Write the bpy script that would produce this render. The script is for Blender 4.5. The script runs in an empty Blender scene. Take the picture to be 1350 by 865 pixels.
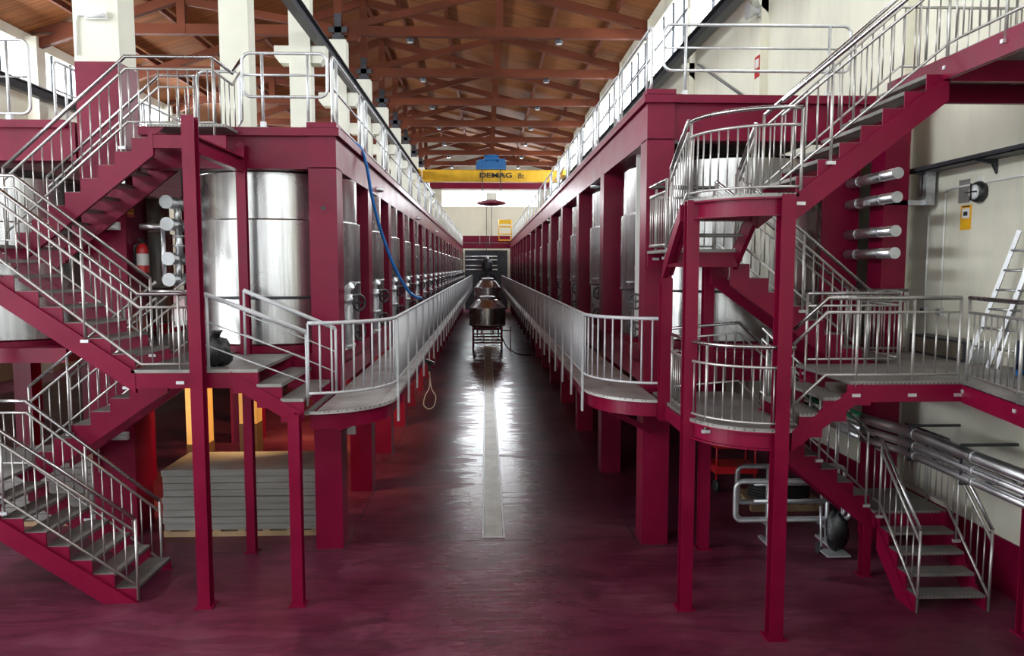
import bpy, math, random
from mathutils import Vector, Matrix

random.seed(7)
scene = bpy.context.scene
COL = scene.collection
V = Vector
PI = math.pi

# ------------------------------------------------------------------ camera
H_EYE, FPX = 3.67, 975.0
cam_d = bpy.data.cameras.new('camera')
cam = bpy.data.objects.new('camera', cam_d)
COL.objects.link(cam)
cam_d.sensor_fit = 'HORIZONTAL'
cam_d.sensor_width = 36.0
cam_d.lens = 36.0 * FPX / 1350.0
cam_d.clip_end = 300
PITCH = math.atan((432.5 - 353.0) / FPX)
YAW = math.atan(35.0 * math.cos(PITCH) / FPX)
cam.location = (0, 0, H_EYE)
cam.rotation_euler = (PI / 2 - PITCH, 0, -YAW)
scene.camera = cam

# ------------------------------------------------------------------ world, light, exposure
world = bpy.data.worlds.new('overcast_sky')
scene.world = world
world.use_nodes = True
bg = world.node_tree.nodes['Background']
bg.inputs['Color'].default_value = (0.80, 0.90, 1.0, 1)
bg.inputs['Strength'].default_value = 1.0
scene.view_settings.view_transform = 'Standard'
scene.view_settings.look = 'None'
scene.view_settings.gamma = 1.0
scene.view_settings.use_curve_mapping = False
scene.view_settings.exposure = 0.42
cyc = scene.cycles
cyc.max_bounces = 7
cyc.diffuse_bounces = 4
cyc.glossy_bounces = 4
cyc.transmission_bounces = 4
cyc.sample_clamp_indirect = 6.0
cyc.caustics_reflective = False
cyc.caustics_refractive = False


def area_light(name, loc, target, sx, sy, power, color=(1, 1, 1)):
    d = bpy.data.lights.new(name, 'AREA')
    d.shape = 'RECTANGLE'
    d.size, d.size_y, d.energy, d.color = sx, sy, power, color
    o = bpy.data.objects.new(name, d)
    COL.objects.link(o)
    o.location = loc
    o.rotation_euler = (V(target) - V(loc)).to_track_quat('-Z', 'Y').to_euler()
    return o


# daylight that comes in through the window bands of the hall
area_light('added_side_daylight', (-15.3, 2.75, 2.3), (4.0, 6.5, 1.2), 9.0, 3.6, 1050, (0.92, 0.96, 1.0))  # added side light at the unseen door, brightens the lower right wall
area_light('daylight_end_window', (0.4, 65.6, 9.75), (0.4, 30, 4.0), 8.2, 1.3, 1100, (0.90, 0.95, 1.0))
for k, yy in enumerate((2.5, 15.5, 28.5, 41.5, 54.5)):
    area_light('daylight_wall_windows', (5.62, yy, 10.95), (-2.0, yy, 5.0), 12.5, 1.8, 330, (0.93, 0.97, 1.0))
for k, yy in enumerate((3.5, 18.5, 34.0, 50.0)):
    area_light('daylight_aisle_windows', (-15.2, yy, 10.55), (-4.0, yy, 6.0), 14.0, 1.4, 1500, (0.90, 0.96, 1.0))

# ------------------------------------------------------------------ materials


def nm(name):
    m = bpy.data.materials.new(name)
    m.use_nodes = True
    nt = m.node_tree
    return m, nt, nt.nodes['Principled BSDF']


def nd(nt, typ, **kw):
    n = nt.nodes.new(typ)
    for k, v in kw.items():
        if k.startswith('i_'):
            key = k[2:]
            key = int(key) if key.isdigit() else key.replace('_', ' ')
            n.inputs[key].default_value = v
        else:
            setattr(n, k, v)
    return n


def ramp(nt, src, stops):
    r = nt.nodes.new('ShaderNodeValToRGB')
    e = r.color_ramp.elements
    while len(e) < len(stops):
        e.new(0.5)
    for i, (p, c) in enumerate(stops):
        e[i].position = p
        e[i].color = c if len(c) == 4 else (*c, 1)
    nt.links.new(src, r.inputs[0])
    return r.outputs[0]


def coords(nt, scale=(1, 1, 1), kind='Object'):
    tc = nd(nt, 'ShaderNodeTexCoord')
    mp = nd(nt, 'ShaderNodeMapping')
    mp.inputs['Scale'].default_value = scale
    nt.links.new(tc.outputs[kind], mp.inputs['Vector'])
    return mp.outputs[0]


def world_coords(nt, scale=(1, 1, 1)):
    g = nd(nt, 'ShaderNodeNewGeometry')
    mp = nd(nt, 'ShaderNodeMapping')
    mp.inputs['Scale'].default_value = scale
    nt.links.new(g.outputs['Position'], mp.inputs['Vector'])
    return mp.outputs[0]


def paint(name, c, rough=0.35, metal=0.0, var=0.25, scale=3.0, bump=0.0, coat=0.0, spec=0.5, stretch=(1, 1, 1), rvar=0.12):
    """Paint or metal: slight colour mottling, roughness variation and optional fine relief."""
    m, nt, b = nm(name)
    vec = world_coords(nt, stretch)
    nz = nd(nt, 'ShaderNodeTexNoise', i_Scale=scale, i_Detail=5.0, i_Roughness=0.6)
    nt.links.new(vec, nz.inputs['Vector'])
    lo = tuple(x * (1 - var) for x in c)
    hi = tuple(min(1, x * (1 + var)) for x in c)
    nt.links.new(ramp(nt, nz.outputs['Fac'], [(0.3, lo), (0.7, hi)]), b.inputs['Base Color'])
    mr = nd(nt, 'ShaderNodeMapRange')
    mr.inputs[3].default_value = max(0.03, rough - rvar)
    mr.inputs[4].default_value = min(1, rough + rvar)
    nt.links.new(nz.outputs['Fac'], mr.inputs[0])
    nt.links.new(mr.outputs[0], b.inputs['Roughness'])
    b.inputs['Metallic'].default_value = metal
    b.inputs['Specular IOR Level'].default_value = spec
    b.inputs['Coat Weight'].default_value = coat
    if bump:
        n2 = nd(nt, 'ShaderNodeTexNoise', i_Scale=scale * 14, i_Detail=3.0)
        nt.links.new(vec, n2.inputs['Vector'])
        bp = nd(nt, 'ShaderNodeBump', i_Strength=bump, i_Distance=0.01)
        nt.links.new(n2.outputs['Fac'], bp.inputs['Height'])
        nt.links.new(bp.outputs[0], b.inputs['Normal'])
    return m


M = {}
M['crimson'] = paint('crimson_paint', (0.168, 0.0020, 0.026), 0.36, var=0.14, scale=2.2, bump=0.10, spec=0.25)
M['crimson_col'] = paint('crimson_column_paint', (0.160, 0.0020, 0.025), 0.36, var=0.18, scale=1.6, bump=0.16, spec=0.25)
M['galv'] = paint('galvanised_steel', (0.60, 0.62, 0.64), 0.46, 0.65, var=0.14, scale=9.0)
M['inox_rail'] = paint('satin_stainless_rail', (0.50, 0.49, 0.475), 0.42, 0.8, var=0.12, scale=7.0)
M['white_rail'] = paint('pale_grey_galvanised_paint', (0.50, 0.51, 0.53), 0.55, 0.1, var=0.08, scale=6.0)
M['dark_rail'] = paint('polished_tube', (0.40, 0.39, 0.40), 0.26, 0.97, var=0.15, scale=6.0)
M['pipe'] = paint('pipe_cladding', (0.62, 0.63, 0.65), 0.32, 0.95, var=0.2, scale=3.0, bump=0.06)
M['black'] = paint('black_plastic', (0.016, 0.016, 0.018), 0.4, var=0.3)
M['dark_steel'] = paint('dark_grey_steel', (0.06, 0.065, 0.075), 0.45, 0.5, var=0.25)
M['yellow'] = paint('crane_yellow', (0.80, 0.46, 0.012), 0.4, var=0.12)
M['blue'] = paint('crane_blue', (0.015, 0.12, 0.32), 0.4, var=0.2)
M['blue_hose'] = paint('blue_hose', (0.012, 0.16, 0.52), 0.35, var=0.15)
M['navy'] = paint('navy_box', (0.02, 0.035, 0.07), 0.4, var=0.2)
M['red'] = paint('signal_red', (0.50, 0.015, 0.02), 0.3, var=0.1)
M['orange'] = paint('sign_orange', (0.82, 0.42, 0.02), 0.5, var=0.05)
M['white'] = paint('white_enamel', (0.78, 0.78, 0.76), 0.4, var=0.05)
M['green'] = paint('green_pipe', (0.02, 0.22, 0.10), 0.4, var=0.1)
M['yellow_pillar'] = paint('ochre_painted_concrete', (0.72, 0.50, 0.20), 0.8, var=0.08)
M['brown_pillar'] = paint('brown_painted_concrete', (0.10, 0.055, 0.03), 0.7, var=0.2)
M['grey_panel'] = paint('pale_board', (0.21, 0.20, 0.185), 0.65, var=0.16, scale=4.0, stretch=(0.3, 1, 6))
M['pallet'] = paint('pallet_wood', (0.33, 0.22, 0.12), 0.8, var=0.25)
M['concrete'] = paint('cream_concrete', (0.72, 0.72, 0.62), 0.75, var=0.06, scale=1.2, bump=0.05)
M['hose'] = paint('pale_hose', (0.62, 0.56, 0.46), 0.6, var=0.1)
M['rubber'] = paint('black_rubber', (0.02, 0.02, 0.022), 0.6, var=0.2)
M['alu'] = paint('ladder_aluminium', (0.50, 0.51, 0.52), 0.35, 0.8, var=0.12, scale=8)
M['ink'] = paint('black_lettering', (0.012, 0.014, 0.02), 0.5, var=0.05)


def steel_mat():
    m, nt, b = nm('brushed_stainless')
    v1 = world_coords(nt, (5.0, 5.0, 0.16))
    n1 = nd(nt, 'ShaderNodeTexNoise', i_Scale=2.2, i_Detail=4.0, i_Roughness=0.6)
    nt.links.new(v1, n1.inputs['Vector'])
    nt.links.new(ramp(nt, n1.outputs['Fac'], [(0.3, (0.38, 0.375, 0.37)), (0.7, (0.66, 0.655, 0.65))]), b.inputs['Base Color'])
    v2 = world_coords(nt, (1, 1, 1))
    n2 = nd(nt, 'ShaderNodeTexNoise', i_Scale=1.3, i_Detail=3.0)
    nt.links.new(v2, n2.inputs['Vector'])
    mr = nd(nt, 'ShaderNodeMapRange', i_3=0.20, i_4=0.34)
    nt.links.new(n2.outputs['Fac'], mr.inputs[0])
    nt.links.new(mr.outputs[0], b.inputs['Roughness'])
    b.inputs['Metallic'].default_value = 1.0
    bp = nd(nt, 'ShaderNodeBump', i_Strength=0.10, i_Distance=0.02)
    nt.links.new(n1.outputs['Fac'], bp.inputs['Height'])
    nt.links.new(bp.outputs[0], b.inputs['Normal'])
    return m


M['steel'] = steel_mat()


def floor_mat():
    m, nt, b = nm('crimson_wet_floor')
    L = nt.links.new
    pos = world_coords(nt)
    big = nd(nt, 'ShaderNodeTexNoise', i_Scale=0.55, i_Detail=6.0, i_Roughness=0.62)
    L(pos, big.inputs['Vector'])
    st = world_coords(nt, (0.8, 3.2, 1))
    mid = nd(nt, 'ShaderNodeTexNoise', i_Scale=1.1, i_Detail=6.0, i_Roughness=0.7, i_Distortion=0.5)
    L(st, mid.inputs['Vector'])
    col = ramp(nt, big.outputs['Fac'], [(0.25, (0.075, 0.009, 0.025)), (0.5, (0.130, 0.022, 0.050)), (0.72, (0.195, 0.065, 0.098))])
    # stains: drying water marks
    stain = ramp(nt, mid.outputs['Fac'], [(0.46, (1, 1, 1)), (0.56, (0.62, 0.55, 0.58)), (0.64, (1, 1, 1))])
    mx = nd(nt, 'ShaderNodeMix', data_type='RGBA', blend_type='MULTIPLY')
    mx.inputs[0].default_value = 0.8
    blot = nd(nt, 'ShaderNodeTexNoise', i_Scale=0.85, i_Detail=7.0, i_Roughness=0.55, i_Distortion=0.8)
    L(world_coords(nt, (1.0, 1.6, 1)), blot.inputs['Vector'])
    bl = ramp(nt, blot.outputs['Fac'], [(0.56, (1, 1, 1)), (0.60, (0.62, 0.58, 0.62)), (0.72, (0.55, 0.5, 0.55))])
    m0 = nd(nt, 'ShaderNodeMix', data_type='RGBA', blend_type='MULTIPLY')
    m0.inputs[0].default_value = 0.8
    L(col, m0.inputs[6])
    L(bl, m0.inputs[7])
    L(m0.outputs[2], mx.inputs[6])
    L(stain, mx.inputs[7])
    # rusty brown residue left where the water leaves the drain end
    sep0 = nd(nt, 'ShaderNodeSeparateXYZ')
    L(pos, sep0.inputs[0])
    dx = nd(nt, 'ShaderNodeMath', operation='SUBTRACT', i_1=0.1)
    L(sep0.outputs[0], dx.inputs[0])
    dxx = nd(nt, 'ShaderNodeMath', operation='ABSOLUTE')
    L(dx.outputs[0], dxx.inputs[0])
    dy = nd(nt, 'ShaderNodeMath', operation='SUBTRACT', i_1=12.3)
    L(sep0.outputs[1], dy.inputs[0])
    dyy = nd(nt, 'ShaderNodeMath', operation='ABSOLUTE')
    L(dy.outputs[0], dyy.inputs[0])
    dys = nd(nt, 'ShaderNodeMath', operation='MULTIPLY', i_1=0.28)
    L(dyy.outputs[0], dys.inputs[0])
    dd = nd(nt, 'ShaderNodeMath', operation='ADD')
    L(dxx.outputs[0], dd.inputs[0])
    L(dys.outputs[0], dd.inputs[1])
    rn = nd(nt, 'ShaderNodeMath', operation='SUBTRACT')
    L(mid.outputs['Fac'], rn.inputs[0])
    L(dd.outputs[0], rn.inputs[1])
    rm = nd(nt, 'ShaderNodeMapRange', i_1=-0.22, i_2=-0.12, i_3=0.0, i_4=0.75)
    L(rn.outputs[0], rm.inputs[0])
    rust = nd(nt, 'ShaderNodeMix', data_type='RGBA')
    rust.inputs[7].default_value = (0.13, 0.045, 0.018, 1)
    L(rm.outputs[0], rust.inputs[0])
    L(mx.outputs[2], rust.inputs[6])
    L(rust.outputs[2], b.inputs['Base Color'])
    # wet run along the drain: strip in x around 0.1, broken by noise
    sx = nd(nt, 'ShaderNodeSeparateXYZ')
    L(pos, sx.inputs[0])
    ax = nd(nt, 'ShaderNodeMath', operation='SUBTRACT', i_1=0.15)
    L(sx.outputs[0], ax.inputs[0])
    ab = nd(nt, 'ShaderNodeMath', operation='ABSOLUTE')
    L(ax.outputs[0], ab.inputs[0])
    w = nd(nt, 'ShaderNodeMapRange', i_1=0.30, i_2=1.5, i_3=0.30, i_4=-0.16)
    L(ab.outputs[0], w.inputs[0])
    sm = nd(nt, 'ShaderNodeMath', operation='ADD')
    L(w.outputs[0], sm.inputs[0])
    L(mid.outputs['Fac'], sm.inputs[1])
    wet = nd(nt, 'ShaderNodeMapRange', i_1=0.64, i_2=0.74, i_3=0.0, i_4=1.0)
    L(sm.outputs[0], wet.inputs[0])
    dry = nd(nt, 'ShaderNodeMapRange', i_1=0.3, i_2=0.7, i_3=0.28, i_4=0.48)
    L(big.outputs['Fac'], dry.inputs[0])
    rg = nd(nt, 'ShaderNodeMix', data_type='FLOAT')
    L(wet.outputs[0], rg.inputs[0])
    L(dry.outputs[0], rg.inputs[2])
    rg.inputs[3].default_value = 0.26
    L(rg.outputs[0], b.inputs['Roughness'])
    sp_ = nd(nt, 'ShaderNodeMapRange', i_3=0.28, i_4=0.85)
    L(wet.outputs[0], sp_.inputs[0])
    L(sp_.outputs[0], b.inputs['Specular IOR Level'])
    fine = nd(nt, 'ShaderNodeTexNoise', i_Scale=5.0, i_Detail=4.0)
    L(st, fine.inputs['Vector'])
    bp = nd(nt, 'ShaderNodeBump', i_Strength=0.16, i_Distance=0.02)
    L(fine.outputs['Fac'], bp.inputs['Height'])
    L(bp.outputs[0], b.inputs['Normal'])
    return m


M['floor'] = floor_mat()


def wood_mat(name, c, boards=True):
    m, nt, b = nm(name)
    L = nt.links.new
    pos = world_coords(nt, (0.35, 9.0, 1.0))
    n = nd(nt, 'ShaderNodeTexNoise', i_Scale=1.0, i_Detail=5.0)
    L(pos, n.inputs['Vector'])
    base = ramp(nt, n.outputs['Fac'], [(0.3, tuple(x * 0.6 for x in c)), (0.7, tuple(x * 1.3 for x in c))])
    if boards:
        p2 = world_coords(nt, (1, 1, 1))
        wv = nd(nt, 'ShaderNodeTexWave', wave_type='BANDS', bands_direction='Y', wave_profile='SAW', i_Scale=1.9)
        L(p2, wv.inputs['Vector'])
        gap = ramp(nt, wv.outputs['Fac'], [(0.0, (0.35, 0.3, 0.3)), (0.12, (1, 1, 1)), (1.0, (0.86, 0.86, 0.86))])
        mx = nd(nt, 'ShaderNodeMix', data_type='RGBA', blend_type='MULTIPLY')
        mx.inputs[0].default_value = 1.0
        L(base, mx.inputs[6])
        L(gap, mx.inputs[7])
        base = mx.outputs[2]
    L(base, b.inputs['Base Color'])
    b.inputs['Roughness'].default_value = 0.75
    b.inputs['Specular IOR Level'].default_value = 0.2
    return m


M['boards'] = wood_mat('stained_roof_boards', (0.235, 0.083, 0.024))
M['timber'] = wood_mat('stained_timber', (0.125, 0.033, 0.015), False)


def wall_mat(name, c):
    m, nt, b = nm(name)
    L = nt.links.new
    v1 = world_coords(nt, (0.5, 0.5, 0.16))
    n1 = nd(nt, 'ShaderNodeTexNoise', i_Scale=1.1, i_Detail=6.0, i_Roughness=0.65)
    L(v1, n1.inputs['Vector'])
    L(ramp(nt, n1.outputs['Fac'], [(0.3, tuple(x * 0.78 for x in c)), (0.5, c), (0.75, tuple(min(1, x * 1.07) for x in c))]), b.inputs['Base Color'])
    b.inputs['Roughness'].default_value = 0.75
    return m


M['wall'] = wall_mat('cream_plaster', (0.74, 0.72, 0.60))


def grate_mat(name, c, metal=0.7, rough=0.45, scale=26.0):
    """Perforated anti-slip plate: rows of raised dots."""
    m, nt, b = nm(name)
    L = nt.links.new
    pos = world_coords(nt)
    vo = nd(nt, 'ShaderNodeTexVoronoi', i_Scale=scale, i_Randomness=0.0)
    L(pos, vo.inputs['Vector'])
    dots = ramp(nt, vo.outputs['Distance'], [(0.22, (0.32, 0.31, 0.30)), (0.36, (1, 1, 1))])
    nz = nd(nt, 'ShaderNodeTexNoise', i_Scale=2.5, i_Detail=5.0)
    L(pos, nz.inputs['Vector'])
    base = ramp(nt, nz.outputs['Fac'], [(0.3, tuple(x * 0.7 for x in c)), (0.7, tuple(min(1, x * 1.2) for x in c))])
    mx = nd(nt, 'ShaderNodeMix', data_type='RGBA', blend_type='MULTIPLY')
    mx.inputs[0].default_value = 0.75
    L(base, mx.inputs[6])
    L(dots, mx.inputs[7])
    L(mx.outputs[2], b.inputs['Base Color'])
    b.inputs['Metallic'].default_value = metal
    b.inputs['Roughness'].default_value = rough
    bp = nd(nt, 'ShaderNodeBump', i_Strength=0.4, i_Distance=0.01)
    L(vo.outputs['Distance'], bp.inputs['Height'])
    L(bp.outputs[0], b.inputs['Normal'])
    return m


M['tread'] = grate_mat('perforated_tread_plate', (0.27, 0.26, 0.245), 0.5, 0.5, 24)
M['deck'] = grate_mat('perforated_walkway_plate', (0.50, 0.49, 0.48), 0.4, 0.5, 22)
M['drain'] = grate_mat('drain_grating', (0.26, 0.225, 0.17), 0.5, 0.36, 30)


def emit_mat(name, c, s):
    m, nt, b = nm(name)
    b.inputs['Base Color'].default_value = (*c, 1)
    b.inputs['Emission Color'].default_value = (*c, 1)
    b.inputs['Emission Strength'].default_value = s
    b.inputs['Roughness'].default_value = 0.3
    return m


M['pane'] = emit_mat('daylit_frosted_pane', (0.88, 0.95, 1.0), 3.0)
M['gable_pane'] = emit_mat('daylit_gable_pane', (0.90, 0.96, 1.0), 2.4)
M['warm_tube'] = emit_mat('warm_lamp_tube', (1.0, 0.72, 0.36), 5.0)


def glassy(name, c, rough=0.1):
    m, nt, b = nm(name)
    b.inputs['Base Color'].default_value = (*c, 1)
    b.inputs['Roughness'].default_value = rough
    return m


M['lens'] = glassy('lamp_lens', (0.75, 0.77, 0.78), 0.25)
M['bag'] = paint('black_bag_film', (0.012, 0.012, 0.013), 0.25, var=0.3, scale=9, bump=0.5)

# ------------------------------------------------------------------ mesh builder


class MB:
    def __init__(self):
        self.v, self.f, self.s = [], [], []

    def _add(self, vs, fs, smooth=False):
        o = len(self.v)
        self.v.extend([tuple(p) for p in vs])
        self.f.extend([tuple(i + o for i in q) for q in fs])
        self.s.extend([smooth] * len(fs))
        return self

    def box(self, x0, x1, y0, y1, z0, z1):
        x0, x1 = min(x0, x1), max(x0, x1)
        y0, y1 = min(y0, y1), max(y0, y1)
        z0, z1 = min(z0, z1), max(z0, z1)
        vs = [(x0, y0, z0), (x1, y0, z0), (x1, y1, z0), (x0, y1, z0), (x0, y0, z1), (x1, y0, z1), (x1, y1, z1), (x0, y1, z1)]
        return self._add(vs, [(0, 3, 2, 1), (4, 5, 6, 7), (0, 1, 5, 4), (1, 2, 6, 5), (2, 3, 7, 6), (3, 0, 4, 7)])

    def bar(self, p, q, w, h, up=(0, 0, 1), off=0.0):
        """Rectangular bar from p to q; w sideways, h along up; off shifts it along up."""
        p, q, up = V(p), V(q), V(up)
        d = (q - p).normalized()
        s = d.cross(up)
        if s.length < 1e-5:
            s = d.cross(V((0, 1, 0)))
        s.normalize()
        u = s.cross(d).normalized()
        p, q = p + u * off, q + u * off
        vs = []
        for c in (p, q):
            for a, b_ in ((-1, -1), (1, -1), (1, 1), (-1, 1)):
                vs.append(c + s * (a * w / 2) + u * (b_ * h / 2))
        return self._add(vs, [(3, 2, 1, 0), (4, 5, 6, 7), (0, 1, 5, 4), (1, 2, 6, 5), (2, 3, 7, 6), (3, 0, 4, 7)])

    def ibeam(self, p, q, w, h, t=0.016, up=(0, 0, 1)):
        self.bar(p, q, w, t, up, h / 2 - t / 2)
        self.bar(p, q, w, t, up, -h / 2 + t / 2)
        return self.bar(p, q, t * 0.8, h - 2 * t, up)

    def tube(self, pts, r, n=8, closed=False):
        pts = [V(p) for p in pts]
        m = len(pts)
        tang = []
        for i in range(m):
            if closed:
                d = pts[(i + 1) % m] - pts[i - 1]
            else:
                d = pts[min(i + 1, m - 1)] - pts[max(i - 1, 0)]
            tang.append(d.normalized())
        ref = V((0, 0, 1)) if abs(tang[0].z) < 0.9 else V((1, 0, 0))
        u = tang[0].cross(ref).normalized()
        vs, fs = [], []
        for i in range(m):
            t = tang[i]
            u = (u - t * u.dot(t)).normalized()
            w = t.cross(u)
            sc = 1.0
            if 0 < i < m - 1:
                a = (pts[i] - pts[i - 1]).normalized()
                sc = 1.0 / max(0.6, abs(a.dot(t)))
            for k in range(n):
                ang = 2 * PI * k / n + PI / n
                vs.append(pts[i] + (u * math.cos(ang) + w * math.sin(ang)) * r * sc)
        seg = m if closed else m - 1
        for i in range(seg):
            a, b_ = i * n, ((i + 1) % m) * n
            for k in range(n):
                k2 = (k + 1) % n
                fs.append((a + k, a + k2, b_ + k2, b_ + k))
        self._add(vs, fs, True)
        if not closed:
            o = len(self.v) - len(vs)
            self.f.append(tuple(o + k for k in range(n))[::-1])
            self.f.append(tuple(o + (m - 1) * n + k for k in range(n)))
            self.s += [False, False]
        return self

    def lathe(self, prof, n=24, c=(0, 0, 0), axis='z', smooth=True):
        # hold the shading flat along long runs of the profile
        pr = [prof[0]]
        for (r0, z0), (r1, z1) in zip(prof, prof[1:]):
            d = math.hypot(r1 - r0, z1 - z0)
            if d > 0.08:
                e = 0.008 / d
                pr += [(r0 + (r1 - r0) * e, z0 + (z1 - z0) * e), (r1 - (r1 - r0) * e, z1 - (z1 - z0) * e)]
            pr.append((r1, z1))
        prof = pr
        vs, fs = [], []
        for r, z in prof:
            for k in range(n):
                a = 2 * PI * k / n
                x, y = r * math.cos(a), r * math.sin(a)
                if axis == 'z':
                    p = (c[0] + x, c[1] + y, c[2] + z)
                elif axis == 'y':
                    p = (c[0] + x, c[1] + z, c[2] - y)
                else:
                    p = (c[0] + z, c[1] + x, c[2] + y)
                vs.append(p)
        for i in range(len(prof) - 1):
            for k in range(n):
                k2 = (k + 1) % n
                fs.append((i * n + k, i * n + k2, (i + 1) * n + k2, (i + 1) * n + k))
        fs.append(tuple(range(n))[::-1])
        fs.append(tuple((len(prof) - 1) * n + k for k in range(n)))
        o = len(self.f)
        self._add(vs, fs, smooth)
        self.s[-1] = self.s[-2] = False
        return self

    def prism(self, poly, plane, a, b_):
        """Extrude a 2-D polygon: plane 'xz' along y, 'yz' along x, 'xy' along z."""
        n = len(poly)
        vs = []
        for t in (a, b_):
            for p in poly:
                vs.append({'xz': (p[0], t, p[1]), 'yz': (t, p[0], p[1]), 'xy': (p[0], p[1], t)}[plane])
        fs = [tuple(range(n)), tuple(range(2 * n - 1, n - 1, -1))]
        for i in range(n):
            j = (i + 1) % n
            fs.append((i, i + n, j + n, j))
        return self._add(vs, fs)

    def mesh(self, name, mat):
        me = bpy.data.meshes.new(name)
        me.from_pydata(self.v, [], self.f)
        me.polygons.foreach_set('use_smooth', self.s)
        me.materials.append(M[mat] if isinstance(mat, str) else mat)
        import bmesh
        bm = bmesh.new()
        bm.from_mesh(me)
        bmesh.ops.recalc_face_normals(bm, faces=bm.faces)
        bm.to_mesh(me)
        bm.free()
        me.update()
        return me

    def build(self, name, mat, parent=None, loc=None):
        return put(name, self.mesh(name, mat), parent, loc)


def put(name, me, parent=None, loc=None, rot=None, scale=None):
    o = bpy.data.objects.new(name, me)
    COL.objects.link(o)
    if parent is not None:
        o.parent = parent
    if loc is not None:
        o.location = loc
    if rot is not None:
        o.rotation_euler = rot
    if scale is not None:
        o.scale = scale
    return o


def tag(o, label, cat, group=None, kind=None):
    o['label'], o['category'] = label, cat
    if group:
        o['group'] = group
    if kind:
        o['kind'] = kind
    return o


def thing(name, label, cat, loc=(0, 0, 0), group=None, rotz=0.0):
    o = bpy.data.objects.new(name, None)
    COL.objects.link(o)
    o.location = loc
    o.rotation_euler = (0, 0, rotz)
    o.empty_display_size = 0.2
    return tag(o, label, cat, group)


def struct(o, label=None, cat=None):
    o['kind'] = 'structure'
    if label:
        o['label'], o['category'] = label, cat
    return o


def smooth(pts, k=5):
    """Catmull-Rom through the points."""
    P_ = [V(p) for p in pts]
    out = []
    for i in range(len(P_) - 1):
        p0, p1, p2, p3 = P_[max(0, i - 1)], P_[i], P_[i + 1], P_[min(len(P_) - 1, i + 2)]
        for j in range(k):
            t = j / k
            out.append(0.5 * ((2 * p1) + (p2 - p0) * t + (2 * p0 - 5 * p1 + 4 * p2 - p3) * t * t + (3 * p1 - p0 - 3 * p2 + p3) * t ** 3))
    return out + [P_[-1]]


ORD = ['nearest', 'second', 'third', 'fourth', 'fifth', 'sixth', 'seventh', 'eighth', 'ninth', 'tenth', 'eleventh', 'twelfth', 'thirteenth',
       'fourteenth', 'fifteenth', 'sixteenth', 'seventeenth', 'eighteenth', 'nineteenth', 'twentieth', 'twenty-first', 'twenty-second', 'twenty-third']

BAL = {}


def baluster(parent, p, h, r=0.010, mat='inox_rail', name='baluster', lean=None):
    key = (r, mat)
    if key not in BAL:
        BAL[key] = MB().tube([(0, 0, 0), (0, 0, 1)], r, 6).mesh('baluster', mat)
    return put(name, BAL[key], parent, p, None, (1, 1, h))


def lerp_path(path, s):
    """Point at horizontal arc length s along a path of 3-D points."""
    acc = 0.0
    for a, b_ in zip(path, path[1:]):
        d = math.hypot(b_[0] - a[0], b_[1] - a[1])
        if s <= acc + d + 1e-9:
            t = (s - acc) / d if d else 0
            return tuple(a[i] + (b_[i] - a[i]) * t for i in range(3))
        acc += d
    return tuple(path[-1])


def path_len(path):
    return sum(math.hypot(b_[0] - a[0], b_[1] - a[1]) for a, b_ in zip(path, path[1:]))


def railing(parent, path, h=0.81, mid=0.67, low=0.06, gap=0.115, posts=(0.0, 1.0), mat='inox_rail', top_r=0.021, rail_r=0.017, bal=True,
            foot=0.10, extra=(), ends=None, post_r=0.016):
    """A stair or landing railing: handrail (part) carrying upper rail, lower rail, posts and balusters (sub-parts)."""
    up = lambda q, dz: (q[0], q[1], q[2] + dz)
    top = [up(q, h) for q in path]
    hr = MB().tube(top, top_r, 10).build('handrail', 'dark_rail' if mat == 'inox_rail' else mat, parent)
    if mid:
        MB().tube([up(q, mid) for q in path], rail_r, 4).build('upper_rail', mat, hr)
    if low is not None and bal:
        MB().tube([up(q, low) for q in path], rail_r * 0.9, 4).build('lower_rail', mat, hr)
    for e in extra:
        MB().tube([up(q, e) for q in path], 0.008, 6).build('infill_rod', mat, hr)
    L = path_len(path)
    for t in posts:
        q = lerp_path(path, t * L)
        baluster(hr, up(q, -foot), h + foot, post_r, mat, 'post')
        if foot >= 0.1 and mat == 'inox_rail' and q[2] > 0.3:
            if 'clip' not in BAL:
                BAL['clip'] = MB().box(-0.042, 0.042, -0.026, 0.010, -0.016, 0.016).mesh('post_clip', 'galv')
            put('post_clip', BAL['clip'], hr, up(q, -foot))
    if bal:
        n = max(1, int(round(L / gap)))
        for i in range(n + 1):
            q = lerp_path(path, L * i / n)
            if any(abs(i / n - t) * L < 0.03 for t in posts):
                continue
            baluster(hr, up(q, low), (mid or h) - low, 0.0085, mat)
    return hr


# ------------------------------------------------------------------ the hall: floor, walls, roof
XR, XL, YE, YB = 5.85, -15.6, 66.0, -4.5
floor = struct(MB().box(XL - 0.3, XR + 0.3, YB, YE + 0.3, -0.2, 0.0).build('floor', 'floor'))
for (x0, x1, y0, y1) in ((XL, -1.84, 9.42, 9.434), (-1.84, 2.02, 9.72, 9.734), (2.02, XR, 9.42, 9.434), (-1.846, -1.832, 9.42, 62), (2.014, 2.028, 9.42, 62), (-1.84, 2.02, 14.2, 14.214),
                         (-1.84, 2.02, 20.0, 20.02)):
    MB().box(x0, x1, y0, y1, -0.01, 0.0015).build('expansion_joint', 'black', floor)

# roof: one slope rises from the wall beside the tanks to the ridge over the pillars, the other falls to the far aisle wall
XRIDGE, ZR, ZEAVE, ZEAVEL = -5.06, 15.07, 12.45, 11.55


def zroof(x):
    return ZEAVE + (XR - x) / (XR - XRIDGE) * (ZR - ZEAVE) if x >= XRIDGE else ZR - (XRIDGE - x) / (XRIDGE - XL) * (ZR - ZEAVEL)


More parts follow.
